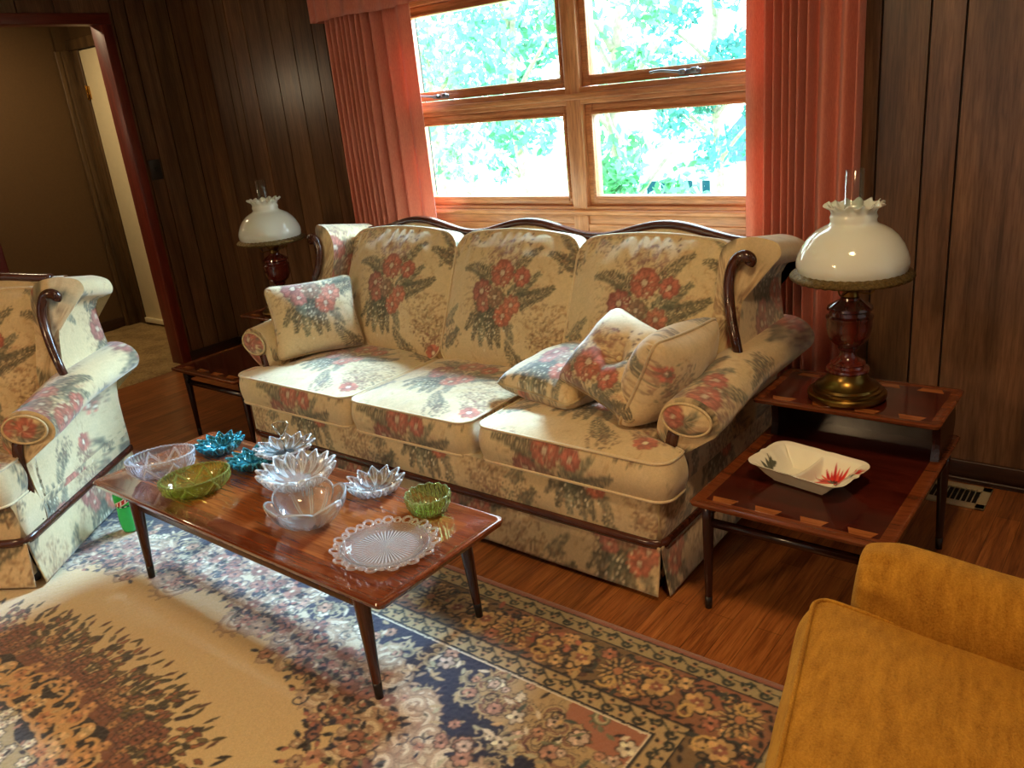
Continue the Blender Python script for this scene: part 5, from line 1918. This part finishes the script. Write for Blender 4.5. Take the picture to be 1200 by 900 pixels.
c.line(catmull([(.125, -.075), (.118, -.04), (.095, -.005), (.07, .02)], 6), .004, (84, 84, 72))
c.line(catmull([(.118, -.04), (.128, .0), (.118, .03)], 6), .0035, (84, 84, 72))
bloom(.064, .022, .055, 1.9)
bloom(.112, .026, .042, 1.4)
bloom(.085, -.052, .034, 2.3)
for (x, y, L, a) in ((.07, -.035, .05, 2.6), (.125, -.075, .06, 2.1), (.10, -.045, .04, 1.2), (.105, -.005, .035, .6)):
    c.leaf(x, y, L, .011, a, (92, 96, 78))
for (x, y, L, a) in ((-.075, -.045, .05, 2.7), (-.085, -.045, .055, 2.2), (-.10, -.035, .04, 1.6), (-.075, -.045, .045, 3.2)):
    c.leaf(x, y, L, .013, a, (96, 100, 84))
c.line([(-.075, -.045), (-.125, -.005)], .003, (84, 88, 74))
M_CHINA = painted('cream_china', rough=.12, weave=40, bumps=.0, vary=.02, vscale=10, spec=.6)
dish = MB()


def droot(s, t, rx, ry, z, ex=5):
    m = np.maximum(np.abs(s), np.abs(t)) + 1e-9
    x, y = rcorner(s * rx, t * ry, 2 * rx, 2 * ry, min(rx, ry) * .42)
    return x, y


nx, ny = 150, 110
s, t = np.meshgrid(np.linspace(-1, 1, nx), np.linspace(-1, 1, ny), indexing='ij')
m = np.maximum(np.abs(s), np.abs(t))
for inner in (1, 0):
    RX, RY, w = .146, .098, (.0035 if inner else 0)
    x, y = droot(s, t, RX, RY, 0)
    ang = np.arctan2(y / RY, x / RX)
    wave = 1 + .022 * np.cos(ang * 2) ** 8 * np.cos(ang * 14) * smooth(.7, 1, m)
    flare = np.where(m < .68, m * .80, .68 * .80 + (m - .68) / .32 * (1 - .68 * .80))
    k = flare / np.maximum(m, 1e-6) * wave
    z = .056 * smooth(.60, 1.0, m) ** .85 + .003 * smooth(.95, 1, m) + (.004 if inner else 0) * (1 - smooth(.9, 1, m))
    x2, y2 = x * k * (1 - w / .1 * smooth(.6, .9, m) * (1 - smooth(.97, 1, m)) * .6), y * k * (1 - w / .1 * smooth(.6, .9, m) * (1 - smooth(.97, 1, m)) * .6)
    if inner:
        div = np.exp(-((x2 - .002) / .007) ** 2) * (1 - smooth(.86, .98, m))
        z = np.maximum(z, .004 + .047 * np.exp(-((x2 - .002) / .0085) ** 4) * (.80 + .20 * np.abs(y2 / .09) ** 2) * (m < .985))
    dish.grid(np.stack([x2, y2, z], -1), col=c.sample(x2, y2) if inner else lin((228, 218, 190)), flip=not inner)
dv = tag(dish.build('divided_dish', M_CHINA), 'cream china divided vegetable dish painted with red flowers on the lower tier', 'dish')
put(dv, -.735, 2.115, radians(-11), .3755)
MB().lathe([(.0, .0), (.001, 0)], 8)

# ------------------------------------------------------------------ green bottle
M_BOT = glass('green_plastic', (.10, .86, .26), .04, 1.35, milky=.45, cut=.0)
M_BLAB = painted('bottle_label', rough=.35, weave=10, bumps=0, vary=.02)
M_CAP = plain('bottle_cap', L4(40, 150, 70), .4)
bp = [(0, .006), (.018, .004), (.028, .0), (.034, .006), (.0365, .02), (.0375, .045), (.037, .075), (.0345, .095), (.036, .115), (.037, .15), (.036, .165), (.030, .185), (.020, .205), (.0135, .217), (.0135, .230), (.0125, .230), (.0125, .217), (.019, .204), (.029, .183), (.035, .163), (.036, .15), (.035, .115), (.0335, .095), (.036, .075), (.0365, .045), (.0355, .02), (.033, .008), (.02, .007), (0, .008)]


def petals(th, R, Z):
    k = smooth(.03, .0, Z)
    return R * (1 - .10 * k * np.abs(np.sin(th * 2.5))), Z + .005 * k * (np.abs(np.sin(th * 2.5)) < .35)


bt = MB().lathe(bp, 70, mod=petals, col=(0, 0, 0)).build('soda_bottle', M_BOT)
lc = Canvas(-pi, .0, 2 * pi, .06, .004, (44, 168, 66))
lc.res = .004
TH, ZZ = np.meshgrid(np.linspace(-pi, pi, 160), np.linspace(.112, .160, 40), indexing='ij')
cc = np.ones(TH.shape + (3,)) * lin((36, 164, 60))
zz = (ZZ - .112) / .048
sl = zz - .55 - TH * .34
cc[(np.abs(sl) < .24) & (np.abs(TH) < 1.2)] = lin((236, 230, 214))
cc[(np.abs(sl) < .17) & (np.abs(TH) < 1.1)] = lin((196, 44, 36))
for q in (-.75, -.35, .1, .5, .85):
    cc[(np.abs(TH - q - (zz - .5) * .25) < .07) & (np.abs(sl) < .15)] = lin((244, 238, 222))
cc[zz < .16] = lin((16, 70, 36))
for q in np.arange(-3, 3, .5):
    cc[(zz < .12) & (zz > .05) & (np.abs(TH - q) < .12)] = lin((206, 226, 206))
RR = np.interp(ZZ, [.112, .115, .15, .16], [.0362, .0366, .0376, .0372])
TH2 = TH - .45
MB().grid(np.stack([RR * np.cos(TH2), RR * np.sin(TH2), ZZ], -1), wu=False, col=cc).build('label', M_BLAB, bt)
MB().lathe([(0, .236), (.0135, .236), (.0148, .232), (.0148, .219), (.0138, .219), (.0138, .231), (0, .231)], 40).build('cap', M_CAP, bt)
put(tag(bt, 'green plastic soda bottle standing on the rug by the floral armchair', 'bottle'), -3.085, 1.262, 0, .0125)
# ------------------------------------------------------------------ daylight, lamps, camera
wd = bpy.data.worlds.new('daylight')
SC.world = wd
wd.use_nodes = True
nt = wd.node_tree
bg = nt.nodes['Background']
tc = N(nt, 'ShaderNodeTexCoord')
sx = N(nt, 'ShaderNodeSeparateXYZ')
nt.links.new(tc.outputs['Generated'], sx.inputs[0])
c = ramp(nt, sx.outputs['Z'], [(0.0, (.84, 1.0, .98, 1)), (.35, (.80, .94, 1.0, 1)), (.8, (.60, .80, 1.0, 1))])
nt.links.new(c, bg.inputs['Color'])
bg.inputs['Strength'].default_value = 9.0


def sun(name, elev, az, strength, angle, col):
    d = bpy.data.lights.new(name, 'SUN')
    d.energy = strength
    d.angle = radians(angle)
    d.color = col
    o = bpy.data.objects.new(name, d)
    COL.objects.link(o)
    v = Vector((cos(elev) * sin(az), cos(elev) * cos(az), sin(elev)))   # towards the sun; az from +y to +x
    o.rotation_euler = v.to_track_quat('Z', 'Y').to_euler()
    return o


sun('bright_sky', radians(43), radians(8), 48, 24, (.42, .70, 1.0))
sun('bright_sky_side', radians(25), radians(36), 15, 26, (.44, .72, 1.0))


def area(name, loc, size, power, col, target=None):
    d = bpy.data.lights.new(name, 'AREA')
    d.shape = 'DISK'
    d.size = size
    d.energy = power
    d.color = col
    o = bpy.data.objects.new(name, d)
    COL.objects.link(o)
    o.location = loc
    if target is not None:
        o.rotation_euler = (Vector(loc) - Vector(target)).to_track_quat('Z', 'Y').to_euler()
    return o


WARM = (1.0, .67, .34)
area('overhead_light', (-2.25, -1.35, 2.36), .22, 38, WARM)
area('overhead_light', (-2.05, -1.75, 2.36), .22, 38, WARM)
area('overhead_light', (-.35, 1.15, 2.38), .35, 22, WARM)  # added light without a known fixture, brightens the right-hand panelling
area('hall_lamp', (-5.75, 2.25, 2.36), .25, 14, (1.0, .76, .46))
sc_ = bpy.data.lights.new('hall_glow_light', 'POINT')
sc_.energy, sc_.color, sc_.shadow_soft_size = 7, (1.0, .78, .5), .05
so_ = bpy.data.objects.new('hall_glow_light', sc_)
COL.objects.link(so_)
so_.location = (-5.7, 1.6, 1.67)  # unseen point light added for the glow on the left panelling
pd = bpy.data.lights.new('window_portal', 'AREA')
pd.shape = 'RECTANGLE'
pd.size, pd.size_y = 1.95, 1.1
pd.cycles.is_portal = True
po = bpy.data.objects.new('window_portal', pd)
COL.objects.link(po)
po.location = (-2.085, YW + .13, 1.42)
po.rotation_euler = (radians(-90), 0, 0)

cam = bpy.data.cameras.new('camera')
cam.sensor_width = 36
cam.lens = 974.85 / 1200 * 36
cam.clip_start = .02
co = bpy.data.objects.new('camera', cam)
COL.objects.link(co)
Rm = ((0.7833017, 0.1346131, -0.6068919), (0.6138781, -0.3213124, 0.7210492), (-0.0979392, -0.9373567, -0.3343206))
M = Matrix([[r[0], -r[1], -r[2], 0] for r in Rm] + [[0, 0, 0, 1]])
M.translation = Vector((0, 0, 1.5))
co.matrix_world = M
SC.camera = co
vs = SC.view_settings
SC.display_settings.display_device = 'sRGB'
vs.view_transform = 'Standard'
vs.look = 'None'
vs.gamma = 1.0
vs.exposure = 0.0
vs.use_curve_mapping = False
